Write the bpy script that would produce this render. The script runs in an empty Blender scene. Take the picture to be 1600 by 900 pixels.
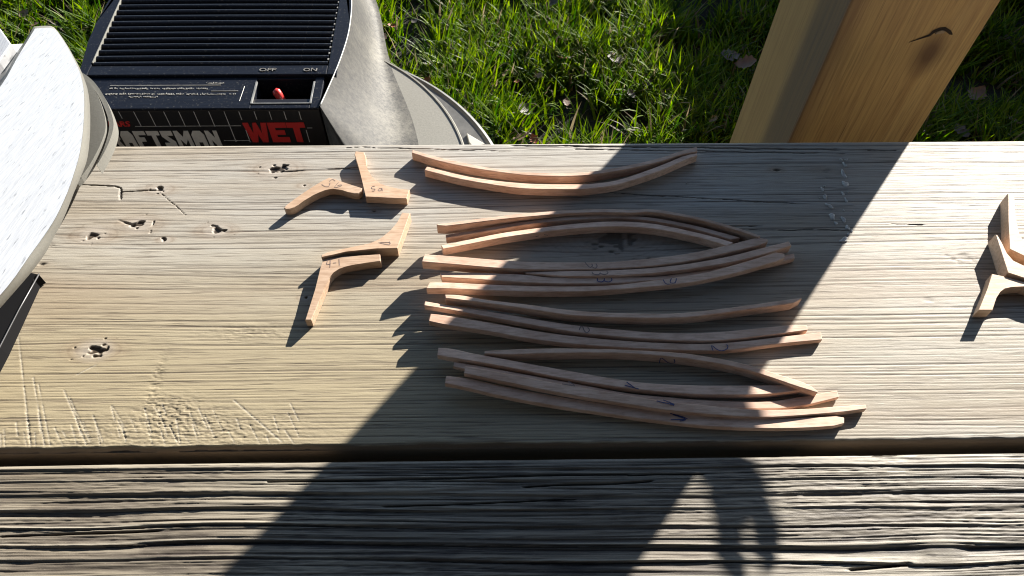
import bpy, bmesh, math, random
import numpy as np
from mathutils import Vector, noise as mnoise
random.seed(7); RNG = np.random.default_rng(7)
scene = bpy.context.scene
COL = scene.collection

# ------------------------------------------------------------------ camera
CAM_H = 0.47
PITCH, ROLL, YAW, F = math.radians(34.52), math.radians(0.76), math.radians(-1.53), 1200.0
st, ct = math.sin(PITCH), math.cos(PITCH)
fw = np.array([0, st, -ct]); rt = np.array([1., 0, 0]); up = np.array([0, ct, st])
c_, s_ = math.cos(ROLL), math.sin(ROLL)
rt, up = c_*rt + s_*up, -s_*rt + c_*up
c_, s_ = math.cos(YAW), math.sin(YAW)
RZ = np.array([[c_, -s_, 0], [s_, c_, 0], [0, 0, 1]])
rt, up, fw = RZ @ rt, RZ @ up, RZ @ fw
cam_d = bpy.data.cameras.new('camera')
cam = bpy.data.objects.new('camera', cam_d); COL.objects.link(cam)
from mathutils import Matrix
M4 = Matrix([[rt[0], up[0], -fw[0], 0], [rt[1], up[1], -fw[1], 0], [rt[2], up[2], -fw[2], CAM_H], [0, 0, 0, 1]])
cam.matrix_world = M4
cam_d.sensor_width = 36; cam_d.lens = F/1600*36
cam_d.clip_start = 0.01; cam_d.clip_end = 500
scene.camera = cam

# ------------------------------------------------------------------ light
SUN_AZ, SUN_EL = math.radians(38.2), math.radians(21)
world = bpy.data.worlds.new('World'); scene.world = world; world.use_nodes = True
wn = world.node_tree
sky = wn.nodes.new('ShaderNodeTexSky'); sky.sky_type = 'NISHITA'; sky.sun_disc = False
sky.ozone_density = 2.2; sky.dust_density = .4; sky.sun_elevation = SUN_EL; sky.sun_rotation = SUN_AZ
wn.links.new(sky.outputs[0], wn.nodes['Background'].inputs[0])
wn.nodes['Background'].inputs[1].default_value = 0.062
sl = bpy.data.lights.new('sun', 'SUN'); sl.energy = 5.0; sl.angle = math.radians(0.5); sl.color = (1, .945, .86)
so = bpy.data.objects.new('sun', sl); COL.objects.link(so)
sd = Vector((math.sin(SUN_AZ)*math.cos(SUN_EL), math.cos(SUN_AZ)*math.cos(SUN_EL), math.sin(SUN_EL)))
so.rotation_euler = sd.to_track_quat('Z', 'Y').to_euler(); so.location = sd*5
scene.view_settings.view_transform = 'Standard'; scene.view_settings.look = 'None'
scene.view_settings.gamma = 1; scene.view_settings.use_curve_mapping = False
scene.view_settings.exposure = 1.62
scene.cycles.filter_width = 1.1
scene.cycles.use_denoising = True; scene.cycles.use_adaptive_sampling = False
scene.cycles.denoising_input_passes = 'RGB_ALBEDO_NORMAL'; scene.cycles.denoising_prefilter = 'ACCURATE'
GROUND = -0.65

# ------------------------------------------------------------------ helpers
def at(x, y, z=0.0):
    """point of the place at height z seen at photograph position x, y"""
    d = (x-800)/F*rt - (y-450)/F*up + fw
    t = (z-CAM_H)/d[2]
    return Vector((d[0]*t, d[1]*t, z))
def at_plane_y(x, y, Y):
    d = (x-800)/F*rt - (y-450)/F*up + fw
    t = Y/d[1]
    return Vector((d[0]*t, Y, CAM_H + d[2]*t))
def at_fn(x, y, fz):
    z = 0.05
    for _ in range(30):
        p = at(x, y, z); z = fz(p.x, p.y)
    return at(x, y, z)
def wloc(o):
    v = Vector((0, 0, 0))
    while o: v = v + o.location; o = o.parent
    return v
def mesh_obj(name, verts, faces, mat, parent=None, smooth=False, origin=None):
    verts = [Vector(v) for v in verts]
    if parent is not None: org = wloc(parent); loc = Vector((0, 0, 0))
    else:
        if origin is None:
            xs = [v.x for v in verts]; ys = [v.y for v in verts]
            origin = Vector(((min(xs)+max(xs))/2, (min(ys)+max(ys))/2, min(v.z for v in verts)))
        org = loc = Vector(origin)
    me = bpy.data.meshes.new(name); me.from_pydata([v-org for v in verts], [], faces)
    if smooth: me.polygons.foreach_set('use_smooth', [True]*len(me.polygons))
    if mat: me.materials.append(mat)
    o = bpy.data.objects.new(name, me); COL.objects.link(o)
    o.location = loc
    if parent is not None: o.parent = parent
    return o
def bm_obj(name, bm, mat, parent=None, smooth=False, origin=None):
    bmesh.ops.recalc_face_normals(bm, faces=bm.faces[:])
    bm.verts.ensure_lookup_table()
    for i, v in enumerate(bm.verts): v.index = i
    r = mesh_obj(name, [v.co.copy() for v in bm.verts], [[v.index for v in f.verts] for f in bm.faces], mat, parent, smooth, origin)
    bm.free(); return r
def tag(o, label=None, cat=None, group=None, kind=None):
    if label: o['label'] = label
    if cat: o['category'] = cat
    if group: o['group'] = group
    if kind: o['kind'] = kind
    return o
def empty(name, loc):
    o = bpy.data.objects.new(name, None); COL.objects.link(o); o.location = loc; o.empty_display_size = .05
    return o
def add_box(bm, c0, c1, bev=0):
    vs = [bm.verts.new((x, y, z)) for x in (c0[0], c1[0]) for y in (c0[1], c1[1]) for z in (c0[2], c1[2])]
    fs = [bm.faces.new([vs[i] for i in q]) for q in ((0,1,3,2),(4,6,7,5),(0,4,5,1),(2,3,7,6),(0,2,6,4),(1,5,7,3))]
    if bev:
        es = list({e for f in fs for e in f.edges})
        bmesh.ops.bevel(bm, geom=es, offset=bev, segments=2, affect='EDGES', profile=.5)
    return vs
def add_prism(bm, poly, z0, z1, bev=0):
    """poly: list of Vectors (top outline); z0 / z1 numbers or functions"""
    f0 = z0 if callable(z0) else (lambda x, y: z0); f1 = z1 if callable(z1) else (lambda x, y: z1)
    top = [bm.verts.new((p[0], p[1], f1(p[0], p[1]))) for p in poly]
    bot = [bm.verts.new((p[0], p[1], f0(p[0], p[1]))) for p in poly]
    n = len(poly)
    ft = bm.faces.new(top); bm.faces.new(bot[::-1])
    for i in range(n): bm.faces.new((top[i], bot[i], bot[(i+1) % n], top[(i+1) % n]))
    if bev: bmesh.ops.bevel(bm, geom=list(ft.edges), offset=bev, segments=2, affect='EDGES', profile=.5)
def add_lathe(bm, cx, cy, prof, n=64):
    rings = []
    for r, z in prof:
        rings.append([bm.verts.new((cx+r*math.cos(2*PI*i/n), cy+r*math.sin(2*PI*i/n), z)) for i in range(n)])
    for a, b in zip(rings, rings[1:]):
        for i in range(n): bm.faces.new((a[i], a[(i+1) % n], b[(i+1) % n], b[i]))
    bm.faces.new(rings[0]); bm.faces.new(rings[-1][::-1])
def add_tube(bm, pts, rad, n=8):
    rings = []
    pts = [Vector(p) for p in pts]
    for i, p in enumerate(pts):
        t = (pts[min(i+1, len(pts)-1)]-pts[max(i-1, 0)]).normalized()
        a = t.orthogonal().normalized(); b = t.cross(a)
        if i == 0: a0 = a
        else: a = (a0 - t*a0.dot(t)).normalized(); b = t.cross(a); a0 = a
        r = rad[i] if isinstance(rad, (list, tuple)) else rad
        rings.append([bm.verts.new(p + (a*math.cos(2*PI*k/n)+b*math.sin(2*PI*k/n))*r) for k in range(n)])
    for A, B in zip(rings, rings[1:]):
        for k in range(n): bm.faces.new((A[k], A[(k+1) % n], B[(k+1) % n], B[k]))
    bm.faces.new(rings[0][::-1]); bm.faces.new(rings[-1])
PI = math.pi

def ribbon(verts, faces, pts, w, nrm=Vector((0, 0, 1)), lift=.00018):
    """flat pencil or ink stroke along pts lying on a face with normal nrm"""
    pts = [Vector(p)+nrm*lift for p in pts]
    b = len(verts)
    for i, p in enumerate(pts):
        t = (pts[min(i+1, len(pts)-1)]-pts[max(i-1, 0)]).normalized(); s = nrm.cross(t).normalized()*w/2
        verts += [p-s, p+s]
    for i in range(len(pts)-1): faces.append((b+2*i, b+2*i+2, b+2*i+3, b+2*i+1))
def smooth_line(pts, per=4):
    pts = [np.array(p, float) for p in pts]; out = []
    for i in range(len(pts)-1):
        p0 = pts[max(i-1, 0)]; p1 = pts[i]; p2 = pts[i+1]; p3 = pts[min(i+2, len(pts)-1)]
        for k in range(per):
            t = k/per
            out.append(.5*((2*p1)+(-p0+p2)*t+(2*p0-5*p1+4*p2-p3)*t*t+(-p0+3*p1-3*p2+p3)*t**3))
    out.append(pts[-1]); return out

# value noise on arrays
TAB = RNG.random((256, 256))
def vn(x, y, seed=0):
    x = np.asarray(x, float)+seed*17.31; y = np.asarray(y, float)+seed*9.77
    xi = np.floor(x).astype(int); yi = np.floor(y).astype(int); fx = x-xi; fy = y-yi
    fx = fx*fx*(3-2*fx); fy = fy*fy*(3-2*fy)
    g = lambda a, b: TAB[a & 255, b & 255]
    return (g(xi, yi)*(1-fx)+g(xi+1, yi)*fx)*(1-fy)+(g(xi, yi+1)*(1-fx)+g(xi+1, yi+1)*fx)*fy
def sst(a, b, x): t = np.clip((x-a)/(b-a), 0, 1); return t*t*(3-2*t)

# ------------------------------------------------------------------ materials
class NT:
    def __init__(self, name):
        self.m = bpy.data.materials.new(name); self.m.use_nodes = True
        self.t = self.m.node_tree; self.b = self.t.nodes['Principled BSDF']; self.out = self.t.nodes['Material Output']
    def n(self, typ, **kw):
        nd = self.t.nodes.new('ShaderNode'+typ)
        for k, v in kw.items():
            if k.startswith('i_'):
                key = k[2:]; key = int(key) if key.isdigit() else key
                nd.inputs[key].default_value = v
            else: setattr(nd, k, v)
        return nd
    def l(self, a, b): self.t.links.new(a, b)
    def coords(self, scale=(1, 1, 1), rot=(0, 0, 0), kind='Object'):
        tc = self.n('TexCoord'); mp = self.n('Mapping'); mp.inputs['Scale'].default_value = scale; mp.inputs['Rotation'].default_value = rot
        self.l(tc.outputs[kind], mp.inputs[0]); return mp.outputs[0]
    def noise(self, vec, scale, detail=4, rough=.6, dist=0):
        nd = self.n('TexNoise', i_Scale=scale, i_Detail=detail, i_Roughness=rough, i_Distortion=dist)
        self.l(vec, nd.inputs['Vector']); return nd.outputs['Fac']
    def ramp(self, fac, stops):
        r = self.n('ValToRGB'); e = r.color_ramp.elements
        while len(e) < len(stops): e.new(.5)
        for el, (p, c) in zip(e, stops): el.position = p; el.color = (*c, 1) if len(c) == 3 else c
        self.l(fac, r.inputs[0]); return r.outputs[0]
    def mix(self, fac, a, b, mode='MIX'):
        m = self.n('Mix', data_type='RGBA', blend_type=mode)
        for s, v in ((0, fac), (6, a), (7, b)):
            if hasattr(v, 'links'): self.l(v, m.inputs[s])
            elif isinstance(v, (int, float)): m.inputs[s].default_value = v
            else: m.inputs[s].default_value = (*v, 1)
        return m.outputs[2]
    def math(self, op, a, b=0.5):
        m = self.n('Math', operation=op)
        for s, v in ((0, a), (1, b)):
            if hasattr(v, 'links'): self.l(v, m.inputs[s])
            else: m.inputs[s].default_value = v
        return m.outputs[0]
    def attr(self, name):
        return self.n('Attribute', attribute_name=name).outputs['Fac']
    def col(self, c):
        if hasattr(c, 'links'): self.l(c, self.b.inputs['Base Color'])
        else: self.b.inputs['Base Color'].default_value = (*c, 1)
    def rough(self, r):
        if hasattr(r, 'links'): self.l(r, self.b.inputs['Roughness'])
        else: self.b.inputs['Roughness'].default_value = r
    def bump(self, h, strength=.3, dist=.001):
        b = self.n('Bump', i_Strength=strength, i_Distance=dist); self.l(h, b.inputs['Height']); self.l(b.outputs[0], self.b.inputs['Normal'])

def weathered(name, pale, tan, dark, spec=.5):
    M = NT(name)
    v = M.coords((2.6, 60, 60)); fib = M.noise(v, 14, 6, .7)
    v4 = M.coords((1, 38, 38)); thin = M.noise(v4, 20, 3, .55)
    v2 = M.coords((1, 5, 5)); patch = M.noise(v2, 5, 4, .6)
    v3 = M.coords((1, 2.2, 1)); sp = M.noise(v3, 900, 2, .7)
    base = M.mix(M.ramp(patch, [(.35, (0, 0, 0)), (.66, (1, 1, 1))]), tan, pale)
    base = M.mix(M.attr('yellow'), base, tuple(c*k for c, k in zip(tan, (1.03, .985, .80))))
    base = M.mix(M.math('MULTIPLY', M.ramp(fib, [(.3, (1, 1, 1)), (.56, (0, 0, 0))]), .26), base, dark)
    base = M.mix(M.math('MULTIPLY', M.ramp(thin, [(.36, (1,)*3), (.42, (0,)*3)]), .6), base, dark)
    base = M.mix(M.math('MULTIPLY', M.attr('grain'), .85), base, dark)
    base = M.mix(M.math('MULTIPLY', M.ramp(sp, [(.62, (0, 0, 0)), (.75, (1, 1, 1))]), .35), base, tuple(min(1, c*1.35) for c in pale))
    base = M.mix(M.math('MULTIPLY', M.attr('stain'), .6), base, (.25, .175, .115))
    base = M.mix(M.attr('hole'), base, (.02, .014, .01))
    base = M.mix(M.attr('scar'), base, tuple(min(1, c*1.3) for c in pale))
    M.col(base); M.rough(M.ramp(fib, [(.2, (.66,)*3), (.8, (.5,)*3)]))
    M.b.inputs['Specular IOR Level'].default_value = spec
    h = M.math('ADD', M.math('ADD', M.math('MULTIPLY', fib, .6), M.math('MULTIPLY', sp, .5)), M.ramp(thin, [(.34, (0,)*3), (.42, (.6,)*3)])); M.bump(h, .4, .0005)
    return M.m
MAT_PLANK = weathered('weathered_pine', (.42, .405, .37), (.375, .33, .265), (.095, .072, .055), .3)
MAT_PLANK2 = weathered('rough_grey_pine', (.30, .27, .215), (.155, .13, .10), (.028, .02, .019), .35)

def stick_wood(name, a, b, dark, seed=0):
    M = NT(name)
    tc = M.n('TexCoord'); oi = M.n('ObjectInfo')
    mp = M.n('Mapping'); mp.inputs['Scale'].default_value = (10, 70, 70); M.l(tc.outputs['Object'], mp.inputs[0])
    cx = M.n('CombineXYZ'); M.l(M.math('MULTIPLY', oi.outputs['Random'], 40), cx.inputs[0]); M.l(cx.outputs[0], mp.inputs['Location'])
    fib = M.noise(mp.outputs[0], 7, 5, .65)
    mp2 = M.n('Mapping'); mp2.inputs['Scale'].default_value = (30, 30, 30); M.l(tc.outputs['Object'], mp2.inputs[0]); M.l(cx.outputs[0], mp2.inputs['Location'])
    blot = M.noise(mp2.outputs[0], 1.2, 3, .6)
    col = M.mix(M.ramp(blot, [(.35, (0,)*3), (.65, (1,)*3)]), a, b)
    col = M.mix(M.math('MULTIPLY', M.ramp(fib, [(.36, (1,)*3), (.56, (0,)*3)]), .48), col, dark)
    v = M.n('HueSaturation'); M.l(col, v.inputs['Color'])
    M.l(M.math('MULTIPLY_ADD', oi.outputs['Random'], .3), v.inputs['Value'])
    v.inputs['Value'].default_value = 1
    ma = M.n('Math', operation='MULTIPLY_ADD'); M.l(oi.outputs['Random'], ma.inputs[0]); ma.inputs[1].default_value = .42; ma.inputs[2].default_value = .74
    M.l(ma.outputs[0], v.inputs['Value'])
    M.col(v.outputs[0]); M.rough(.58); M.bump(fib, .25, .0004)
    return M.m
MAT_STRIP = stick_wood('sanded_cherry', (.75, .535, .405), (.61, .395, .28), (.34, .18, .11))
MAT_BRACKET = stick_wood('sanded_cherry_bracket', (.66, .475, .335), (.57, .385, .25), (.33, .18, .10))
def plain(name, c, r=.5, metal=0, spec=.5, bump=None, var=0):
    M = NT(name)
    if var:
        n = M.noise(M.coords((1, 1, 1)), 60, 5, .65)
        M.col(M.mix(M.ramp(n, [(.3, (0,)*3), (.7, (1,)*3)]), tuple(x*(1-var) for x in c), tuple(min(1, x*(1+var)) for x in c)))
    else: M.col(c)
    M.rough(r); M.b.inputs['Metallic'].default_value = metal; M.b.inputs['Specular IOR Level'].default_value = spec
    if bump: M.bump(M.noise(M.coords((1, 1, 1)), bump[0], 3, .6), bump[1], .0006)
    return M.m
MAT_PENCIL = plain('pencil_line', (.19, .14, .13), .6)
MAT_INK = plain('blue_pencil', (.05, .06, .16), .5)

# ------------------------------------------------------------------ ground, table
gv = []; gf = []
xs = [-60, -12, -5] + list(np.linspace(-3, 3, 61)) + [5, 12, 60]
ys = [-60, -12, -4] + list(np.linspace(-1, 4, 51)) + [6, 14, 120]
for y in ys:
    for x in xs:
        gv.append((x, y, GROUND + .012*(mnoise.noise(Vector((x*3, y*3, 0)))) if abs(x) < 4 and -2 < y < 5 else GROUND))
for j in range(len(ys)-1):
    for i in range(len(xs)-1):
        a = j*len(xs)+i; gf.append((a, a+1, a+1+len(xs), a+len(xs)))
M = NT('lawn_soil')
n = M.noise(M.coords((1, 1, 1)), 22, 6, .7); n2 = M.noise(M.coords((1, 1, 1)), 160, 3, .7)
c = M.mix(M.ramp(n, [(.35, (0,)*3), (.65, (1,)*3)]), (.010, .009, .006), (.014, .018, .007))
c = M.mix(M.ramp(n2, [(.6, (0,)*3), (.72, (1,)*3)]), c, (.05, .038, .024)); M.col(c); M.rough(.95); M.bump(n2, .8, .01)
tag(mesh_obj('ground', gv, gf, M.m, smooth=True, origin=(0, 0, GROUND)), kind='structure')

YF, YN, YL = 1.0067*.47, .4221*.47, .4040*.47      # far and near edge of the first plank, far edge of the second
table = empty('wooden_table', (0, .2, GROUND))
tag(table, 'weathered wooden plank table of two wide boards with a dark gap between them', 'table')

def seg_dist(X, Y, a, b):
    ax, ay = a; bx, by = b; dx, dy = bx-ax, by-ay; L = dx*dx+dy*dy
    t = np.clip(((X-ax)*dx+(Y-ay)*dy)/L, 0, 1)
    return np.hypot(X-ax-t*dx, Y-ay-t*dy), t
def grid_plank(name, Xs, Ys, fields, mat, thick, edge_r, parent):
    X, Y = np.meshgrid(Xs, Ys)
    Z, at_ = fields(X, Y)
    ny, nx = X.shape
    y0, y1 = Ys[0], Ys[-1]
    V = np.stack([X, at_.pop('_Y', Y), Z], -1).reshape(-1, 3)
    idx = np.arange(nx*ny).reshape(ny, nx)
    Fq = np.stack([idx[:-1, :-1], idx[:-1, 1:], idx[1:, 1:], idx[1:, :-1]], -1).reshape(-1, 4)
    # skirts: down the sides and a bottom
    per = np.concatenate([idx[0, :], idx[1:, -1], idx[-1, -2::-1], idx[-2:0:-1, 0]])
    nb = len(V); S = V[per].copy(); S[:, 2] = -thick; V = np.vstack([V, S])
    k = len(per); a = per; b = np.roll(per, -1); c = nb+np.arange(k); d = np.roll(c, -1)
    Fs = np.stack([a, c, d, b], -1)
    Fq = np.vstack([Fq, Fs])
    org = np.array(wloc(parent)); V = V-org
    me = bpy.data.meshes.new(name)
    me.vertices.add(len(V)); me.vertices.foreach_set('co', V.astype(np.float32).ravel())
    nf = len(Fq); me.loops.add(nf*4); me.loops.foreach_set('vertex_index', Fq.astype(np.int32).ravel())
    me.polygons.add(nf); me.polygons.foreach_set('loop_start', np.arange(nf, dtype=np.int32)*4)
    sm = np.ones(nf, bool); sm[-k:] = False
    me.update(calc_edges=True); me.polygons.foreach_set('use_smooth', sm)
    for kname, arr in at_.items():
        A = me.attributes.new(kname, 'FLOAT', 'POINT'); full = np.zeros(len(V), np.float32); full[:nb] = np.clip(arr, 0, 1).ravel(); full[nb:] = full[per]
        A.data.foreach_set('value', full)
    me.materials.append(mat); me.validate()
    o = bpy.data.objects.new(name, me); COL.objects.link(o); o.parent = parent
    return o
def P2(x, y): p = at(x, y, 0); return (p.x, p.y)
KNOTS = [(432, 264, .0036, 1), (250, 296, .0022, .9), (338, 360, .0027, .9), (217, 351, .003, .9), (146, 367, .0033, .8), (148, 547, .0034, .9),
         (955, 372, .009, .55), (1290, 268, .003, .2), (66, 414, .0014, .5), (1455, 470, .002, .12), (1505, 400, .004, .2), (475, 290, .001, .8), (509, 440, .001, .8), (478, 465, .0012, .8), (258, 375, .0012, .8), (585, 330, .001, .6), (1213, 265, .0012, .7)]
def plank_fields(X, Y):
    wy = Y + .004*(vn(X*2.5, Y*9, 1)-.5) + .0006*(vn(X*12, Y*40, 2)-.5) - .006*X*0.6
    for kx, ky, r, s in KNOTS:
        a, b = P2(kx, ky); q = ((X-a)/5)**2+(Y-b)**2
        wy = wy - 1.4*r*r*(Y-b)/(q+(r*1.2)**2)*(s > .3)
    near = sst(.36, .22, Y)
    def lines(freq, wid, seed, wav, xs):
        ph = wy*freq + wav*vn(X*.8, wy*14, seed) + .5*vn(X*5, wy*freq*.35, seed+60)
        lid = np.floor(ph).astype(int); fr = ph-lid
        cen = .5+.6*(TAB[(lid*5+seed) & 255, 11]-.5); st = TAB[(lid*13+seed*3) & 255, 29]
        on = sst(.22, .62, vn(X*xs, lid*7.31, seed+61)*.7+.5*st)
        d = np.abs(fr-cen)*(1+.5*(vn(X*90, lid*3.7, seed+62)-.5))
        return sst(wid, wid*.25, d)*on*(.25+.75*st), st
    g1, _ = lines(165, .13, 3, 5, 5); g2, _ = lines(310, .17, 4, 8, 9); g3, _ = lines(620, .26, 5, 9, 16)
    Z = -.00024*g1 - .00014*g2 - .00007*g3 + .0001*(vn(X*30, Y*60, 9)-.5) + .00007*(vn(X*150, wy*1000, 45)-.5) - .00012*near*g2
    grain = .68*g1 + .52*g2 + .34*g3 + .10*sst(.45, .85, vn(X*3, wy*60, 11))
    stain = .55*sst(.52, .85, .6*vn(X*3.5, wy*22, 70)+.4*vn(X*9, wy*70, 71))
    hole = np.zeros_like(X); scar = np.zeros_like(X)
    for kx, ky, r, s in KNOTS:
        a, b = P2(kx, ky); dx = (X-a)/1.5; dy = Y-b
        d = np.hypot(dx, dy)*(1+1.6*(vn(X*260, Y*420, 12)-.5))
        e = sst(r, r*.6, d); hole = np.maximum(hole, sst(.35, .9, e)*s*.9); Z = Z - e*s*.0016
        halo = sst(r*3.6, r*1.2, np.hypot(dx, dy))*(1-e); scar = np.maximum(scar, halo*.3*(s > .7)); 
        grain = np.maximum(grain, .4*sst(r*1.6, r, d)*s)
        dd = np.hypot((X-a)/2.2, Y-b); stain = np.maximum(stain, (.8 if s > .5 else .3)*sst(r*4.5, r*.8, dd)); grain = grain + .35*s*sst(r*4, r*1.5, dd)*sst(.6, .9, np.sin(dd*2300+3*vn(X*80, Y*80, 72))*.5+.5)
    # cracks and torn fibres
    for pa, pb, w in [((432, 268), (560, 262), .0007), ((113, 287), (180, 290), .0008), ((180, 290), (188, 293), .001), ((188, 293), (189, 311), .0013), ((190, 299), (250, 297), .0006), ((250, 300), (290, 337), .00022), ((185, 345), (212, 353), .0011), 
                      ((70, 360), (80, 385), .0011), ((1010, 352), (1190, 353), .0006), ((1000, 356), (1320, 360), .0004), ((930, 300), (1240, 318), .0005), ((1395, 350), (1440, 352), .0006), ((540, 230), (800, 236), .0004), ((800, 227), (1400, 235), .0009), ((900, 233), (1320, 240), .0006)]:
        A, B = P2(*pa), P2(*pb); d, t = seg_dist(X + .0016*(vn(X*90, Y*200, 55)-.5), Y + .0016*(vn(X*70, Y*40, 13)-.5), A, B)
        e = sst(w, w*.3, d*(.6+1.3*vn(X*240, Y*240, 56)))*sst(.2, .55, vn(X*45, Y*90, 57)+.22); hole = np.maximum(hole, e*.75); Z = Z-e*.0012
    # saw scratches near the front left edge
    rs = np.random.default_rng(3)
    S = [((28, 520), (48, 700), .0007), ((52, 590), (70, 700), .0006), ((60, 600), (80, 705), .0005), ((100, 610), (135, 695), .0006), ((108, 620), (140, 690), .0005), ((365, 625), (440, 690), .0007), ((120, 585), (150, 570), .0006)]
    for i in range(46):
        x0 = rs.uniform(0, 470); y0 = rs.uniform(630, 680); L = rs.uniform(15, 50); sl = rs.uniform(.15, .6) if x0 > 80 else rs.uniform(0, .15)
        S.append(((x0, y0), (x0+L*sl, min(y0+L, 704)), rs.uniform(.0003, .0006)))
    for pa, pb, w in S:
        d, t = seg_dist(X, Y, P2(*pa), P2(*pb)); e = sst(w, w*.2, d)*sst(YN+.002, YN+.006, Y)*sst(.2, .5, vn(X*70, Y*70, 54)+.25); Z = Z-e*.00028; scar = np.maximum(scar, e*.32)
    # chewed patches
    for cx, cy, sx, sy, amp in [(243, 600, .004, .022, 1), (270, 640, .02, .010, 1), (330, 670, .06, .012, .6), (390, 520, .03, .006, .5), (170, 680, .09, .012, .45)]:
        a, b = P2(cx, cy); m = np.exp(-((X-a)/sx)**2-((Y-b)/sy)**2)*amp
        nn = .4*vn(X*210, wy*800, 14)+.6*vn(X*480, wy*1300, 46); Z = Z-m*.0004*sst(.42, .62, nn); hole = np.maximum(hole, m*.45*sst(.66, .78, vn(X*260, wy*800, 15))*vn(X*60, Y*100, 47))
    # worn, rounded edges
    rag = .0016*vn(X*45, X*0, 16)*sst(.12, -.1, X) + .0007*vn(X*160, X*0, 17)
    en = np.clip((YN+.0024+np.maximum(rag, -.0003)*1.1-Y)/(.0026), 0, 1.0); Z = Z - .0032*(1-np.sqrt(np.clip(1-en**2, 0, 1))) - .0012*sst(.2, .9, en)*vn(X*90, Y*400, 18)
    ef = np.clip((Y-(YF-.003))/.003, 0, 1); Z = Z - .0022*(1-np.sqrt(np.clip(1-ef**2, 0, 1)))
    grain = np.maximum(grain, 1.15*sst(.3, .65, en)); stain = np.maximum(stain, sst(.4, .8, en))
    yellow = sst(.42, .24, Y + .03*(vn(X*6, Y*12, 19)-.5))*sst(.34, -.1, X)*.75 + .25*sst(.4, .25, Y)
    return Z, dict(grain=grain, hole=hole, scar=scar, yellow=yellow, stain=stain)
def axis(lo, hi, flo, fhi, fine, coarse):
    return np.unique(np.round(np.concatenate([np.arange(lo, flo, coarse), np.arange(flo, fhi, fine), np.arange(fhi, hi, coarse), [hi]]), 6))
XS = axis(-1.05, 1.05, -.47, .50, .0019, .02)
XU = np.unique(np.concatenate([XS, np.arange(-.34, -.06, .0008).round(6)]))
pl = grid_plank('plank', XU, np.linspace(YN, YF, 500), plank_fields, MAT_PLANK, .038, .004, table)
tag(pl, 'smoother pale board carrying the wooden strips')

def plank2_fields(X, Y):
    kx, ky = P2(1470, 858); q = ((X-kx)/3.2)**2+(Y-ky)**2
    wy = Y + .007*(vn(X*2.0, Y*6, 21)-.5) + .0016*(vn(X*11, Y*35, 22)-.5) + .004*X - .7e-4*(Y-ky)/(q+.012**2)
    n1 = vn(X*.9, wy*120, 23); n2 = vn(X*3, wy*300, 24); n3 = vn(X*10, wy*900, 25)
    # sharp ridges of late wood, hollows between
    ph = wy*112 + 1.1*vn(X*.7, wy*30, 26)+.25*vn(X*9, wy*60, 53); fr = ph-np.floor(ph); lid = np.floor(ph)
    amp = TAB[(lid.astype(int)*7) & 255, 3]; amp = .25+.75*amp
    saw = np.where(fr < .13, fr/.13, 1-(fr-.13)/.87)          # steep face towards the viewer
    fade = .35+.65*sst(.3, .55, vn(X*2.2, wy*28, 27))
    Z = (saw-1)*.0033*amp*fade - .0006*sst(.75, .97, 1-np.abs(2*n2-1)) - .0003*sst(.6, .95, 1-np.abs(2*n3-1)) + .0003*(vn(X*40, Y*200, 28)-.5) + .0005*(vn(X*30, wy*900, 48)-.5) + .0004*(vn(X*260, Y*1000, 49)-.5)*sst(.4, .7, vn(X*9, Y*40, 52))
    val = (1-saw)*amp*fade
    p2 = wy*420+6*vn(X*.9, wy*20, 73)+.6*vn(X*7, wy*140, 74); l2 = np.floor(p2).astype(int); f2 = p2-l2
    fine = sst(.2, .05, np.abs(f2-.5))*sst(.3, .65, vn(X*9, l2*7.3, 75))*TAB[(l2*11) & 255, 40]
    Z = Z-.0006*fine
    grain = .85*sst(.5, .8, val+.2*(n1-.5)) + .45*sst(.7, .95, 1-np.abs(2*n2-1)) + .2*sst(.6, .9, 1-np.abs(2*n3-1)) + .4*sst(.5, .75, .6*vn(X*25, wy*70, 29)+.4*vn(X*120, wy*700, 51))  # hollows between the ridges coloured darker, following the relief
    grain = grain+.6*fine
    scar = .9*sst(.82, .99, saw)*fade*sst(.35, .6, vn(X*9, wy*60, 30))
    hole = np.zeros_like(X)
    dk = np.hypot((X-kx)/1.6, Y-ky)
    lump = sst(.012, .003, dk*(.6+.8*vn(X*60, Y*60, 50))); Z = Z*(1-.6*lump)+.0004*lump; grain = grain*(1-.5*lump)+.25*sst(.02, .012, dk)*sst(.4, .7, vn(X*200, Y*200, 31))
    for pa, pb, w in [((420, 752), (980, 740), .0008), ((980, 742), (1100, 741), .0006), ((820, 760), (1020, 752), .0007), ((1330, 890), (1420, 880), .0012), ((0, 838), (250, 828), .0007), ((600, 790), (900, 780), .0005)]:
        A, B = P2(*pa), P2(*pb); d, t = seg_dist(X, Y+.001*(vn(X*30, X*0, 32)-.5), A, B); e = sst(w, w*.3, d); hole = np.maximum(hole, e*.85); Z = Z-e*.002
    ef = np.clip((Y-(YL-.003-.001*vn(X*40, X*0, 33)))/.003, 0, 1); Z = Z - .002*(1-np.sqrt(np.clip(1-ef**2, 0, 1)))
    scar = np.maximum(scar, .6*sst(YL-.004, YL-.001, Y)*vn(X*30, Y*100, 34))
    return Z, dict(grain=grain, hole=hole, scar=scar, yellow=.25*sst(.1, -.3, X))
Y2 = axis(YL-.285, YL, .102, YL, .00045, .012)
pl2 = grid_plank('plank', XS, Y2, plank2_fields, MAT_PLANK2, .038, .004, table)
tag(pl2, 'rough grey board with deep weathered ridges')
MAT_FRAME = plain('grey_frame_wood', (.16, .13, .1), .8, var=.3)
for x in (-.78, .78):
    bm = bmesh.new(); add_box(bm, (x-.019, -.07, -.13), (x+.019, YF-.012, -.0385)); bm_obj('batten', bm, MAT_FRAME, table)
    for y in (-.03, YF-.09):
        bm = bmesh.new(); add_box(bm, (x+.0195, y, GROUND), (x+.0885, y+.07, -.0386)); bm_obj('leg', bm, MAT_FRAME, table)

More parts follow.
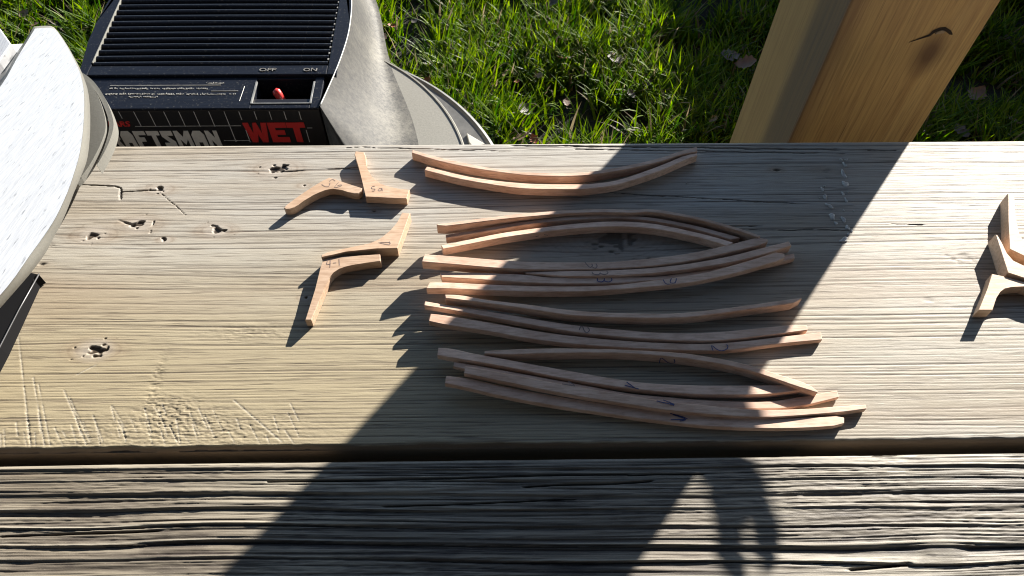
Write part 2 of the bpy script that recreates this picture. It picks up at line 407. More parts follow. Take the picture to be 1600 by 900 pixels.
# dried glue dribbles on the plank
M = NT('dried_glue'); M.col((.55, .53, .49)); M.rough(.3)
M.bump(M.noise(M.coords((1, 1, 1)), 600, 3, .6), .5, .001)
bm = bmesh.new()
rg = random.Random(5)
def blob(px, py, rx, ry, h, ang=0):
    p = at(px, py, 0); n = 16; ca, sa = math.cos(ang), math.sin(ang); q0, q1 = rg.random()*6, rg.random()*6
    def pt(k, f):
        a = 2*PI*k/n; m = 1+.28*math.sin(2*a+q0)+.2*math.sin(3*a+q1)+rg.uniform(-.08, .08)
        x, y = rx*f*m*math.cos(a), ry*f*m*math.sin(a); return p.x+x*ca-y*sa, p.y+x*sa+y*ca
    rings = [[bm.verts.new((*pt(k, f), zz*(1+rg.uniform(-.25, .25)))) for k in range(n)] for f, zz in ((1, -.0008), (.86, h*.65), (.55, h), (.25, h*.7))]
    for A, B in zip(rings, rings[1:]):
        for k in range(n): bm.faces.new((A[k], A[(k+1) % n], B[(k+1) % n], B[k]))
    bm.faces.new(rings[-1])
for px, py, rx, ry, ang in [(1314, 249, .0013, .0011, 0), (1322, 250, .0014, .0009, .5), (1320, 258, .0010, .0028, .1), (1318, 272, .0018, .0040, .05), (1321, 288, .0021, .0038, -.1), (1317, 303, .0012, .0016, .2), (1325, 300, .0007, .0008, 0), (1322, 313, .0009, .0022, 0), (1318, 329, .0006, .0010, 0),
        (1285, 296, .0012, .0022, .3), (1289, 308, .0015, .0026, .4), (1296, 322, .0016, .0030, .9), (1288, 291, .0006, .0008, 0), (1300, 338, .0024, .0030, .5), (1306, 349, .0009, .0018, .2), (1318, 343, .0017, .0024, .4), (1324, 356, .0014, .0026, -.3), (1319, 375, .0036, .0020, .2), (1331, 361, .0010, .0010, 0), (1326, 366, .0014, .0010, .3), (1280, 310, .0004, .0004, 0), (1073, 287, .0008, .0005, 0), (1334, 330, .0004, .0005, 0)]:
    blob(px, py, rx*1.1, ry*1.1, rg.uniform(.0006, .0011), ang)
gl = bm_obj('dried_glue', bm, M.m, pl, smooth=True); gl['kind'] = 'stuff'; gl['label'] = 'glassy dried glue drips on the shaded board'

# ------------------------------------------------------------------ timber post
M = NT('fresh_treated_post')
tc = M.n('TexCoord'); sep = M.n('SeparateXYZ'); M.l(tc.outputs['Object'], sep.inputs[0])
gr = M.noise(M.coords((120, 120, 3)), 1.6, 6, .7, .6)
big = M.noise(M.coords((14, 14, 1.4)), 1.0, 3, .5, .6)
fine = M.noise(M.coords((420, 420, 12)), 1.2, 3, .7)
col = M.mix(M.ramp(big, [(.32, (0,)*3), (.68, (1,)*3)]), (.53, .315, .105), (.63, .42, .17))
col = M.mix(M.math('MULTIPLY', M.ramp(gr, [(.38, (1,)*3), (.56, (0,)*3)]), .5), col, (.30, .15, .05))
col = M.mix(M.math('MULTIPLY', M.ramp(fine, [(.34, (1,)*3), (.5, (0,)*3)]), .42), col, (.17, .09, .04))
chk = M.noise(M.coords((190, 190, 2.6)), 1.3, 4, .6)
col = M.mix(M.math('MULTIPLY', M.ramp(chk, [(.30, (1,)*3), (.37, (0,)*3)]), .75), col, (.12, .06, .025))
geo = M.n('NewGeometry'); sn = M.n('SeparateXYZ'); M.l(geo.outputs['Normal'], sn.inputs[0])
POST_KNOT = []
post_mat = M
PX, PY, PW = .6673*.47, 1.2638*.47, .2965*.47
rotp = math.radians(1.62)
# weathered grey-violet streak on the left face near the front corner, and a pale knot halo on the front face (object space)
yl = M.math('ADD', sep.outputs[1], M.math('MULTIPLY', M.math('ADD', gr, -.5), .02))
streak = M.math('MULTIPLY', M.ramp(yl, [(.0, (1,)*3), (.047, (1,)*3), (.066, (0,)*3)]), M.ramp(sep.outputs[0], [(.0, (1,)*3), (.004, (0,)*3)]))
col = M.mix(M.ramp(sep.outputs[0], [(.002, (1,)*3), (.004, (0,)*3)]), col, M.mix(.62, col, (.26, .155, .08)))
col = M.mix(M.math('MULTIPLY', streak, M.math('ADD', M.math('MULTIPLY', gr, 1.1), .15)), col, (.085, .062, .06))
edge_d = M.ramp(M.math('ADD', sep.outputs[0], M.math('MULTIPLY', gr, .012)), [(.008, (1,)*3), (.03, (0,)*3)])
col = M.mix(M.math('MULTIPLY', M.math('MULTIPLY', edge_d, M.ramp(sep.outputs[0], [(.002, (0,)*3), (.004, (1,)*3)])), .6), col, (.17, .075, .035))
kp = at_plane_y(1472, 56, PY)
# distance from the knot in the front face, object coordinates are relative to the post base
cmb = M.n('CombineXYZ'); 
kx_, kz_ = kp.x-PX, kp.z
M.l(M.math('ADD', sep.outputs[0], -kx_), cmb.inputs[0]); M.l(M.math('MULTIPLY', M.math('ADD', sep.outputs[2], -(kz_-.021-GROUND)), .6), cmb.inputs[2])
ln = M.n('VectorMath', operation='LENGTH'); M.l(cmb.outputs[0], ln.inputs[0])
dst = M.math('ADD', ln.outputs['Value'], M.math('MULTIPLY', M.math('ADD', big, -.5), .02))
front = M.ramp(M.math('MULTIPLY', sep.outputs[1], 1), [(.001, (1,)*3), (.003, (0,)*3)])
col = M.mix(M.math('MULTIPLY', M.math('MULTIPLY', M.ramp(dst, [(.004, (1,)*3), (.021, (0,)*3)]), front), .88), col, (.13, .06, .025))
M.col(col); M.rough(.55); M.bump(M.math('ADD', M.math('MULTIPLY', gr, .6), M.math('MULTIPLY', fine, .5)), .3, .0015)
bm = bmesh.new(); add_box(bm, (0, 0, 0), (PW, PW, 2.3), .0028)
post = bm_obj('timber_post', bm, M.m, origin=(0, 0, 0))
post.location = (PX, PY, GROUND)
# a small lean, as in the photograph
sh_ = Matrix.Identity(4); ang = math.atan(.0165)
post.rotation_euler = (0, ang, rotp)
post.location = Vector((PX, PY, 0)) + Vector((math.sin(ang)*GROUND, 0, GROUND))
tag(post, 'thick square orange-brown timber post rising behind the table with a split knot', 'post')
# the knot: a crescent split with a pale plug
MAT_CRACK = plain('knot_crack', (.03, .018, .01), .9); MAT_PLUG = plain('knot_plug', (.36, .25, .15), .6, var=.3)
def post_local(px, py):
    p = at_plane_y(px, py, PY+.002)
    return (post.matrix_basis.inverted() @ p)
bm = bmesh.new()
cu = [(1420, 66), (1436, 60), (1452, 54), (1458, 48), (1468, 44), (1478, 43), (1486, 48), (1489, 53)]
cl = [(1420, 66.6), (1438, 61.5), (1454, 57), (1460, 52), (1469, 48), (1477, 49), (1484, 55), (1489, 56)]
a = [post_local(*q) for q in cu]; b = [post_local(*q) for q in cl]
va = [bm.verts.new((p.x, -.0004, p.z)) for p in a]; vb = [bm.verts.new((p.x, -.0004, p.z)) for p in b]
vm = [bm.verts.new(((p.x+q.x)/2, .004, (p.z+q.z)/2)) for p, q in zip(a, b)]
for i in range(len(a)-1): bm.faces.new((va[i], va[i+1], vb[i+1], vb[i]))
o = mesh_obj('knot_split', [v.co.copy() for v in va+vb], [(i, i+1, len(va)+i+1, len(va)+i) for i in range(len(va)-1)], MAT_CRACK, None, origin=(0, 0, 0)); bm.free()
o.parent = post
bm = bmesh.new()
pg = [post_local(*q) for q in [(1461, 53), (1465, 49), (1472, 47), (1477, 49), (1474, 52), (1467, 52)]]
add_prism(bm, [(p.x, p.z) for p in pg], .0003, .0016, .0003)
o = mesh_obj('knot_plug', [(v.co.x, -v.co.z, v.co.y) for v in bm.verts], [[v.index for v in f.verts] for f in (bm.verts.index_update() or bm.faces)], MAT_PLUG, None, origin=(0, 0, 0)); bm.free()
o.parent = post

# ------------------------------------------------------------------ strips
def resample(pts, n):
    pts = smooth_line(pts, 6); P = np.array(pts); s = np.r_[0, np.cumsum(np.hypot(*np.diff(P, axis=0).T))]
    u = np.linspace(0, s[-1], n); return np.c_[np.interp(u, s, P[:, 0]), np.interp(u, s, P[:, 1])]
def lerp3(v, t):
    if isinstance(v, (int, float)): return v
    xs = np.linspace(0, 1, len(v)); return float(np.interp(t, xs, v))
STRIP_GROUP = 'curved wooden strips laid out in sets on the table'
def strip(label, back, front, z1=.0092, z0=0.0004, marks=(), n=40, lift=0):
    up_ = lambda t: lift*max(0, 1-t/.42)**1.6
    A = resample(back, n); B = resample(front, n)
    rings = []; ch = .0006; rs = random.Random(label); ch = .00045
    for i in range(n):
        t = i/(n-1); zt = lerp3(z1, t)+up_(t); zb = lerp3(z0, t)+up_(t)
        a = at(A[i][0], A[i][1], zt); b = at(B[i][0], B[i][1], zt)
        j = (mnoise.noise(Vector((t*9, rs.random()*.2, len(label))))*.0001)
        a.y += j*.6; b.y += j
        d = (b-a); L = d.length; d = d/L; c = min(ch, L*.25)
        rings.append([a+d*c, b-d*c, Vector((b.x, b.y, zt-c)), Vector((b.x, b.y, zb+c)), Vector((b.x, b.y, zb))-d*c, Vector((a.x, a.y, zb))+d*c, Vector((a.x, a.y, zb+c)), Vector((a.x, a.y, zt-c))])
    # ease the ends
    def ease(r, rn, k):
        cen = sum(r, Vector())/8; dirv = (sum(rn, Vector())/8-cen).normalized()
        return [cen+(p-cen)*.95-dirv*k for p in r]
    rings = [ease(rings[0], rings[1], .0004)]+rings+[ease(rings[-1], rings[-2], .0004)]
    vs = [v for r in rings for v in r]; fs = []
    for i in range(len(rings)-1):
        for k in range(8): fs.append((i*8+k, i*8+(k+1) % 8, (i+1)*8+(k+1) % 8, (i+1)*8+k))
    fs.append(tuple(range(8))[::-1]); e = (len(rings)-1)*8; fs.append(tuple(range(e, e+8)))
    bm = bmesh.new(); bv = [bm.verts.new(v) for v in vs]
    for f in fs: bm.faces.new([bv[i] for i in f])
    o = bm_obj('wooden_strip', bm, MAT_STRIP)
    tag(o, label, 'wooden strip', STRIP_GROUP)
    for ink, lines, face in marks:
        for ln_ in lines:
            mv = []; mf = []
            q = smooth_line(ln_, 3)
            if face is None:
                tt_ = lambda x: float(np.clip((x-A[0][0])/(A[-1][0]-A[0][0]), 0, 1)); zt = lambda x: lerp3(z1, tt_(x))+up_(tt_(x))+.0001
                ribbon(mv, mf, [at(p[0], p[1], zt(p[0])) for p in q], .0007)
            else:
                pts = []
                for p in q:
                    yb = float(np.interp(p[0], B[:, 0], B[:, 1])); Yf = at(p[0], yb, lerp3(z1, .5)).y
                    pts.append(at_plane_y(p[0], p[1], Yf))
                ribbon(mv, mf, pts, .0007, Vector((0, -1, 0)), .0004)
            mesh_obj('pencil_mark', mv, mf, MAT_INK if ink else MAT_PENCIL, o)
    return o
def strip_l(l_, *a, **k): return strip(*a, lift=l_, **k)
def z(base, sc, pts): return [(base[0]+x/sc, base[1]+y/sc) for x, y in pts]
Z1, Z2, Z3, Z4, Z5, Z6, Z7, Z8 = (640, 225), (920, 225), (640, 340), (960, 340), (640, 450), (960, 450), (720, 520), (1040, 520)

strip_l(0, 'farthest curved strip, its right end sticking out behind the strip in front of it',
  [(645, 234), (680, 244), (720, 253), (760, 261), (820, 268.5), (880, 270), (920, 268), (960, 262), (1000, 254), (1040, 244), (1056, 238), (1088, 229)],
  [(644, 239), (680, 250), (720, 259), (760, 266), (820, 273.5), (880, 275.5), (920, 273.5), (960, 268), (1000, 260), (1040, 250), (1060, 243), (1089, 237)])
strip_l(0, 'second curved strip from the far edge, meeting the farthest one at its right end',
  [(668, 260), (720, 273), (760, 280), (800, 284.5), (840, 287), (900, 287.5), (920, 287), (960, 282), (1000, 270), (1040, 255), (1068, 243.5), (1088, 239)],
  [(664, 266), (676, 269), (720, 280), (760, 287), (800, 293), (840, 295.5), (900, 296), (920, 295), (960, 289.5), (1000, 278), (1040, 263.5), (1070, 250), (1089, 243)], z1=.0085)
strip_l(0.008, 'arched strip with a notched back, rearmost of three bowed away from the viewer',
  [(683, 350), (700, 348), (760, 340), (820, 333), (900, 327.5), (956, 326), (990, 328), (1006, 326), (1040, 329), (1100, 341), (1160, 358), (1188, 368)],
  [(684, 352), (700, 353), (760, 345.5), (820, 339), (900, 333), (956, 332), (990, 333), (1006, 331), (1040, 334), (1100, 345.5), (1160, 363), (1184, 371)], z1=.0105)
strip_l(0.003, 'thin arched strip sandwiched between two other arched strips, its left end in shade',
  [(697, 366.5), (768, 354), (820, 345.5), (880, 339), (920, 336.5), (960, 335.5), (1020, 340), (1080, 351), (1120, 361), (1156, 371)],
  [(698, 372), (768, 360), (820, 351.5), (880, 344.5), (920, 342.5), (960, 341), (1020, 345.5), (1080, 357), (1120, 367.5), (1140, 374)], z1=.0075)
strip_l(0.002, 'frontmost of three strips bowed away from the viewer, dark flecks along its front face',
  [(690, 383), (720, 377), (780, 364.5), (840, 356), (900, 349), (960, 345.5), (1020, 349), (1080, 361), (1120, 371), (1146, 379)],
  [(693, 389), (720, 384), (780, 372.5), (840, 363.5), (900, 357), (960, 354), (1020, 357), (1080, 368.5), (1120, 379), (1134, 383.5)], z1=.0085,
  marks=[(0, [z(Z3, 5, [(465, 210), (490, 228)]), z(Z3, 5, [(540, 205), (560, 220), (575, 205)]), z(Z3, 5, [(650, 200), (675, 185)]), z(Z3, 5, [(985, 145), (1010, 140)]), z(Z3, 5, [(1050, 130), (1080, 135)])], 1)])
strip_l(0.0095, 'strip with a broad sunlit left end just below the arched strips, marked 3',
  [(664, 397), (720, 401), (780, 406), (840, 409), (920, 409.6), (960, 408.5), (1020, 403), (1080, 395), (1140, 382), (1186, 370.5), (1198, 373)],
  [(660, 409), (720, 414), (780, 419), (840, 421.5), (920, 421), (960, 419.6), (1020, 415.6), (1080, 407), (1140, 394), (1190, 382), (1199, 378)], z1=.0095,
  marks=[(0, [z(Z3, 5, [(1370, 350), (1385, 368), (1410, 390), (1428, 376), (1422, 362)]), z(Z3, 5, [(1425, 385), (1450, 396), (1465, 380), (1455, 360)])], None)])
strip_l(0, 'thin strip marked 3 that tapers away between its two neighbours towards the left',
  [(822, 425.2), (880, 423.2), (920, 422.6), (960, 421.6), (1020, 418), (1080, 411), (1140, 400), (1180, 390), (1232, 377)],
  [(822, 427.2), (880, 431.5), (920, 431.5), (960, 430.5), (1020, 427), (1080, 420), (1140, 410), (1180, 401), (1236, 384)], z1=.0090,
  marks=[(0, [z(Z3, 5, [(1425, 425), (1435, 440), (1475, 447), (1490, 430)]), z(Z3, 5, [(1490, 437), (1520, 445), (1550, 435), (1540, 420)])], None)])
strip_l(0.005, 'strip marked 3 whose right tip slides under the strip in front of it',
  [(688, 425), (740, 425.5), (780, 427), (822, 429), (856, 433), (900, 433), (960, 432.4), (1020, 432), (1060, 428), (1100, 422), (1140, 415), (1200, 404), (1240, 396)],
  [(691, 433), (740, 436), (800, 440), (860, 443), (920, 443), (960, 442.5), (1000, 440), (1050, 435), (1100, 429), (1140, 424), (1200, 414), (1241, 404)], z1=[.0075, .0075, .007, .0052, .0052],
  marks=[(1, [z(Z3, 5, [(1470, 475), (1468, 495), (1500, 503), (1520, 490), (1522, 475)]), z(Z3, 5, [(1520, 495), (1555, 503), (1580, 490), (1575, 475)])], None)])
strip_l(0.0075, 'front strip of the set marked 3, its right end riding on another strip',
  [(672, 441), (700, 441), (740, 443), (800, 445.6), (860, 447), (920, 447), (960, 445), (980, 443.2), (1040, 435.5), (1100, 426), (1150, 413), (1200, 398), (1219, 392.5), (1225, 396)],
  [(667, 451), (700, 451), (760, 453.5), (820, 455.5), (880, 456), (920, 455), (960, 452.5), (1040, 446), (1100, 438), (1160, 424), (1200, 412.5), (1221, 406), (1225, 403)], z1=[.0078, .0078, .008, .0105, .0118], z0=[.0004, .0004, .0008, .0056, .0062],
  marks=[(1, [z(Z4, 5, [(380, 485), (395, 510), (410, 520), (430, 520)]), z(Z4, 5, [(445, 475), (435, 505), (450, 512), (475, 508), (485, 475)])], None)])
strip_l(0.006, 'dark fronted unmarked strip whose pointed right end reaches the shadow edge',
  [(696, 460), (720, 461), (760, 468), (820, 475), (880, 483), (920, 486.6), (960, 488.5), (1020, 489.6), (1060, 489), (1120, 483), (1180, 475), (1251, 465)],
  [(697, 466), (720, 468.5), (760, 473.5), (820, 482), (880, 491), (920, 494.5), (960, 496), (1020, 497), (1070, 496), (1120, 490.5), (1180, 482), (1238, 474), (1252, 467)], z1=.0095)
strip_l(0.008, 'slender strip marked 2 with a small sunlit square left tip',
  [(665, 470.6), (720, 480), (780, 489), (840, 499), (900, 508), (960, 514), (1020, 519), (1080, 520.4), (1140, 517), (1200, 511), (1240, 507.6), (1260, 508)],
  [(664, 477.5), (720, 487), (780, 498), (840, 509), (900, 519), (960, 525.5), (1020, 530), (1080, 533), (1140, 531), (1200, 524), (1261, 516)], z1=.006,
  marks=[(0, [z(Z5, 5, [(1325, 330), (1335, 305), (1350, 300), (1365, 335), (1385, 350), (1405, 330), (1390, 305)])], None)])
strip_l(0.008, 'broad strip marked with a clear blue 2 near its right end',
  [(674, 490), (700, 493), (760, 503), (820, 514), (880, 523), (960, 531), (1020, 535), (1100, 537), (1160, 533), (1220, 526), (1282, 519)],
  [(671, 502), (700, 508), (760, 517), (820, 528), (880, 536), (960, 542.5), (1020, 545.5), (1056, 547), (1120, 548), (1160, 545), (1220, 537), (1284, 531)], z1=[.0062, .006, .0058, .0055, .005],
  marks=[(1, [z(Z6, 5, [(770, 490), (760, 450), (800, 480), (840, 492), (880, 475), (885, 450), (870, 445)])], None)])
strip_l(0, 'strip with 2 on its dark front face, running to a sharp sunlit right tip',
  [(758, 548), (820, 545), (880, 544), (960, 545.5), (1020, 548.3), (1060, 551), (1080, 553), (1140, 563), (1180, 573), (1220, 586), (1260, 599), (1278, 611)],
  [(758, 552.6), (800, 554), (860, 552), (960, 551.5), (1040, 556.5), (1100, 564.5), (1160, 576), (1220, 595), (1240, 602), (1276, 613)], z1=.010,
  marks=[(1, [z(Z6, 5, [(350, 585), (360, 547), (380, 550), (420, 580), (470, 580), (465, 552)])], 1)])
strip_l(0.006, 'strip marked 1 with a splintered back edge, rearmost of the nearest set',
  [(686, 543), (706, 544.5), (740, 552), (800, 563), (860, 574), (960, 591.5), (1020, 599), (1100, 602), (1180, 602), (1240, 601), (1262, 601.5)],
  [(684, 555), (700, 558), (760, 568), (820, 579), (880, 591), (960, 604), (1020, 611), (1080, 616), (1140, 617), (1200, 616), (1266, 608)], z1=.0062,
  marks=[(1, [z(Z6, 5, [(80, 760), (190, 790)]), z(Z6, 5, [(95, 735), (165, 786)])], None)])
strip_l(0.005, 'thin strip mostly hidden under its neighbour, only left stub and right tip showing',
  [(711, 565.5), (740, 570), (800, 581), (860, 592), (920, 603), (980, 614), (1040, 620), (1120, 626), (1200, 627), (1250, 620), (1307, 610)],
  [(709, 573), (728, 577), (800, 591), (860, 602), (920, 613), (980, 623), (1040, 631), (1120, 637), (1200, 639), (1250, 635), (1310, 621)], z1=.0040)
strip_l(0.006, 'strip marked 1 reaching farthest right, lying on top of another strip',
  [(728, 572), (800, 585), (860, 597), (900, 604), (960, 614), (1040, 627), (1100, 633), (1136, 636.5), (1200, 640), (1260, 638.5), (1300, 635.5), (1352, 632)],
  [(726, 583.5), (800, 599), (860, 611), (920, 622), (980, 631.5), (1040, 640.5), (1120, 648.5), (1200, 652), (1280, 647), (1320, 643.5), (1353, 639)], z1=[.0092, .0092, .0092, .0075, .0055], z0=[.0042, .0042, .0042, .0015, .0004],
  marks=[(0, [z(Z5, 5, [(1190, 750), (1292, 766), (1240, 730)])], None), (1, [[(1026, 626.5), (1053, 633)], [(1036, 625), (1054, 632)], [(1045, 628), (1053, 634)]], None)])
strip_l(0.008, 'nearest strip of all, beside the front edge of the board, marked 1 in blue',
  [(698, 587), (720, 589.5), (740, 592.5), (800, 606), (860, 617), (920, 627), (980, 636), (1040, 643.5), (1120, 651), (1200, 653.5), (1260, 652), (1315, 650), (1318, 652)],
  [(696, 599.5), (720, 604), (780, 618), (860, 633), (920, 642), (980, 651), (1040, 659), (1120, 667), (1200, 669.5), (1260, 668.5), (1310, 665), (1318, 662)], z1=.0052,
  marks=[(1, [z(Z8, 5, [(35, 630), (170, 672), (40, 680)]), z(Z8, 5, [(55, 640), (160, 676), (110, 690)])], None)])

# ------------------------------------------------------------------ knee brackets
def bracket(label, outline, h, marks=()):
    bm = bmesh.new(); add_prism(bm, [at(x, y, h) for x, y in outline], .0003, h, .0004)
    o = bm_obj('wooden_bracket', bm, MAT_BRACKET)
    tag(o, label, 'wooden bracket', 'small bent wooden brackets on the table')
    if marks:
        for l_ in marks:
            mv = []; mf = []
            ribbon(mv, mf, [at(p[0], p[1], h) for p in smooth_line(l_, 3)], .00045); mesh_obj('pencil_mark', mv, mf, MAT_PENCIL, o)
    return o
ZB, ZC, ZD = (430, 225), (440, 320), (1500, 290)
bracket('boomerang shaped bracket marked 5b lying left of the other, its tip pointing left',
  z(ZB, 6.667, [(90, 665), (120, 635), (200, 575), (300, 505), (400, 440), (500, 380), (560, 350), (630, 368), (700, 395), (800, 428), (905, 460), (893, 490), (865, 515), (820, 515), (760, 500), (700, 480), (650, 468), (600, 465), (555, 468), (520, 480), (460, 503), (400, 530), (300, 590), (240, 635), (200, 660), (150, 676), (110, 678)]), .0075,
  [z(ZB, 6.667, [(565, 390), (600, 368), (625, 385)]), z(ZB, 6.667, [(485, 420), (520, 442), (560, 440), (572, 405)]), z(ZB, 6.667, [(660, 400), (620, 450), (655, 448), (695, 432), (680, 425), (650, 435)])])
bracket('L shaped bracket marked 5a with one arm pointing away from the viewer',
  z(ZB, 6.667, [(835, 75), (925, 85), (945, 130), (945, 200), (960, 270), (1000, 340), (1050, 385), (1100, 415), (1170, 445), (1280, 465), (1400, 475), (1370, 570), (940, 550), (905, 380), (870, 240), (825, 110)]), .0075,
  [z(ZB, 6.667, [(1040, 440), (1010, 445), (1008, 465), (1040, 470), (1035, 488), (1010, 490)]), z(ZB, 6.667, [(1115, 465), (1085, 465), (1075, 485), (1105, 485), (1112, 460), (1118, 490)])])
bracket('bent bracket marked 4 with its right arm raised away, behind a second bracket',
  [(628, 332), (641, 333), (621, 388), (588, 388), (540, 393), (521, 397.5), (502, 402), (502, 398.5), (513, 393.5), (550, 386), (577, 381), (588, 376), (596.5, 371), (605, 365), (611, 359), (617, 353), (621, 347)], .0105,
  [z(ZC, 4.09, [(690, 240), (620, 240), (690, 255), (690, 235)])])
bracket('bent bracket marked 4-1 with a long narrow leg pointing towards the viewer',
  [(505, 404), (538, 400.7), (594, 397), (594.5, 408), (572, 410.5), (550, 414), (540, 415.7), (530, 419), (520.7, 425), (514.6, 432.5), (507, 449.6), (486.5, 500), (476.7, 500), (492.6, 452), (501, 418)], .0085,
  [z(ZC, 4.09, [(295, 355), (290, 380), (315, 378)]), z(ZC, 4.09, [(312, 352), (310, 400)]), z(ZC, 4.09, [(330, 372), (350, 370)]), z(ZC, 4.09, [(368, 345), (370, 388)])])
bracket('sunlit bracket at the right edge with one arm pointing away, rearmost of three',
  [(1575, 302), (1585, 306), (1587, 340), (1592, 366), (1602, 383), (1645, 397), (1645, 416), (1600, 399), (1578, 389), (1576, 345)], .012)
bracket('middle of three brackets at the right edge, showing a broad brown side',
  [(1555.5, 366), (1559, 368), (1565, 379), (1572, 395.5), (1583, 408), (1600, 416), (1640, 425), (1640, 441), (1600, 433.5), (1575, 426)], .012)
bracket('nearest of three brackets at the right edge, its foot pointing towards the viewer',
  [(1550, 428), (1567, 431.6), (1600, 441), (1640, 451), (1640, 461), (1600, 446.5), (1580, 447.5), (1569, 450), (1562, 455.5), (1557, 465), (1551, 484.5), (1529, 484.5), (1542, 454)], .010)

# ------------------------------------------------------------------ silver power tool
M = NT('brushed_aluminium')
br = M.noise(M.coords((260, 14, 30), (0, 0, math.radians(18))), 3, 4, .7)
sc = M.noise(M.coords((300, 40, 40), (0, 0, math.radians(18))), 2, 2, .6)
c = M.mix(M.ramp(br, [(.35, (0,)*3), (.62, (1,)*3)]), (.46, .465, .48), (.56, .565, .575)); c = M.mix(M.ramp(sc, [(.64, (0,)*3), (.72, (1,)*3)]), c, (.28, .285, .295))
M.col(c); M.b.inputs['Metallic'].default_value = .35; M.rough(.42); M.bump(br, .35, .0005); MAT_ALU = M.m
M = NT('cast_aluminium')
n = M.noise(M.coords((1, 1, 1)), 500, 4, .7); M.col(M.mix(n, (.17, .165, .148), (.235, .228, .203))); M.b.inputs['Metallic'].default_value = .25; M.rough(.5); M.bump(n, .3, .0006); MAT_CAST = M.m
MAT_BLACK = plain('black_rubber', (.008, .008, .009), .8, spec=.1); MAT_CHROME = plain('steel_edge', (.12, .12, .125), .5, 1.0)
MAT_MILKY = plain('milky_plastic', (.55, .55, .52), .35, var=.1)
tool = empty('power_tool', at(-40, 520, 0)); tag(tool, 'silver brushed metal power tool cut off by the left edge of the view', 'power tool')
zt = lambda x, y: .105 - .235*(y-.24)
face = [(55, 45), (70, 44), (85, 46), (100, 66), (113, 90), (124, 116), (127.5, 150), (124, 200), (117, 240), (109, 270), (100, 300), (80, 340), (58, 371), (34, 400), (0, 450), (-60, 512), (-130, 540), (-200, 400), (-150, 280), (-60, 210), (0, 138), (28, 90)]
outer = [(54, 44), (70, 42.5), (86, 45), (102, 66), (116, 90), (129, 116), (139, 150), (141, 200), (137, 245), (128, 272), (116, 300), (100, 340), (84, 371), (68, 400), (28, 450), (-50, 530), (-130, 560), (-206, 402), (-155, 278), (-64, 208), (-2, 136), (26, 89)]
face = [(.65*a_[0]+.35*b_[0], .65*a_[1]+.35*b_[1]) for a_, b_ in zip(face, outer)]
face = [tuple(q) for q in smooth_line(face+[face[0]], 3)[:-1]]; outer = [tuple(q) for q in smooth_line(outer+[outer[0]], 3)[:-1]]
ring0 = [at_fn(x, y, zt) for x, y in face]
ring1 = [at_fn(x, y, lambda a, b: zt(a, b)-.010) for x, y in outer]
ringm = [(a*.45+b*.55)+Vector((0, 0, .0018)) for a, b in zip(ring0, ring1)]
rc = sum(ring1, Vector())/len(ring1); ring2 = [v+(rc-v)*.16-Vector((0, 0, .010)) for v in ring1]
nn = len(ring0)
mesh_obj('table_plate', ring0, [tuple(range(nn))], MAT_ALU, tool)
vs = [v+Vector((0, 0, -.0002)) for v in ring0]+ringm+ring1+ring2; fs = []
for k in range(3):
    for i in range(nn): fs.append((k*nn+i, (k+1)*nn+i, (k+1)*nn+(i+1) % nn, k*nn+(i+1) % nn))
fs.append(tuple(range(3*nn, 4*nn))[::-1])
bm = bmesh.new(); bv = [bm.verts.new(v) for v in vs]
for f in fs: bm.faces.new([bv[i] for i in f])
bm_obj('plate_rim', bm, MAT_CAST, tool, smooth=True)
drum = [(100, 100), (126, 118), (140, 130), (152, 148), (161, 172), (165, 192), (163, 210), (151, 238), (133, 268), (110, 290), (60, 300), (20, 200)]
drum = smooth_line(drum, 3)[:-1]
dc = at(140, 200, .022); zd = lambda a, b: .022+.30*(a-dc.x)-.05*(b-dc.y)
bm = bmesh.new(); add_prism(bm, [at_fn(x, y, zd) for x, y in drum], lambda a, b: zd(a, b)-.006, zd, .0015)
bm_obj('drum', bm, MAT_CAST, tool)
ro = smooth_line([(122, 110), (134, 117), (147, 128), (160, 146), (170, 166), (176.5, 186), (177, 200), (172, 218), (163, 238), (151.5, 258)], 3)
ri = smooth_line([(118, 114), (131, 122), (143, 134), (154, 150), (163, 168), (169, 186), (170.5, 200), (167, 217), (160, 237), (150.5, 257)], 3)
A = [at_fn(x, y, lambda a, b: zd(a, b)-.002) for x, y in ro]; B = [at_fn(x, y, lambda a, b: zd(a, b)-.002) for x, y in ri]
bm = bmesh.new(); add_prism(bm, A+B[::-1], lambda a, b: zd(a, b)-.012, lambda a, b: zd(a, b)-.002, .001)
bm_obj('guard_ring', bm, MAT_CAST, tool)
bm = bmesh.new(); add_prism(bm, [at(x, y, .012) for x, y in [(60, 428), (52, 432), (0, 543), (-60, 655), (-300, 655), (-300, 400), (-60, 400)]], .0005, .012, .001)
bm_obj('base', bm, MAT_BLACK, tool)
bm = bmesh.new(); add_tube(bm, [at(61, 428, .0125), at(30, 483, .0125), at(-2, 545, .0125), at(-62, 657, .0125)], .0006, 8); bm_obj('base_edge', bm, MAT_CHROME, tool, smooth=True)
p = at(-110, 330, .0); bm = bmesh.new(); add_lathe(bm, p.x+.02, p.y, [(.001, .012), (.05, .0121), (.045, .04), (.001, .041)], 32); bm_obj('pedestal', bm, MAT_BLACK, tool, smooth=True)
# milky guard seen behind the plate
bm = bmesh.new(); add_prism(bm, [at(x, y, .03) for x, y in [(-60, 50), (0, 44), (17, 68), (-2, 95), (-60, 150)]], .012, .03, .001); bm_obj('guard_flap', bm, MAT_ALU, tool)
bm = bmesh.new(); add_prism(bm, [at(x, y, .02) for x, y in [(15, 69), (42, 67), (30, 92), (-10, 140), (-60, 160), (-10, 98)]], .004, .02, .001); bm_obj('guard_lip', bm, MAT_MILKY, tool)

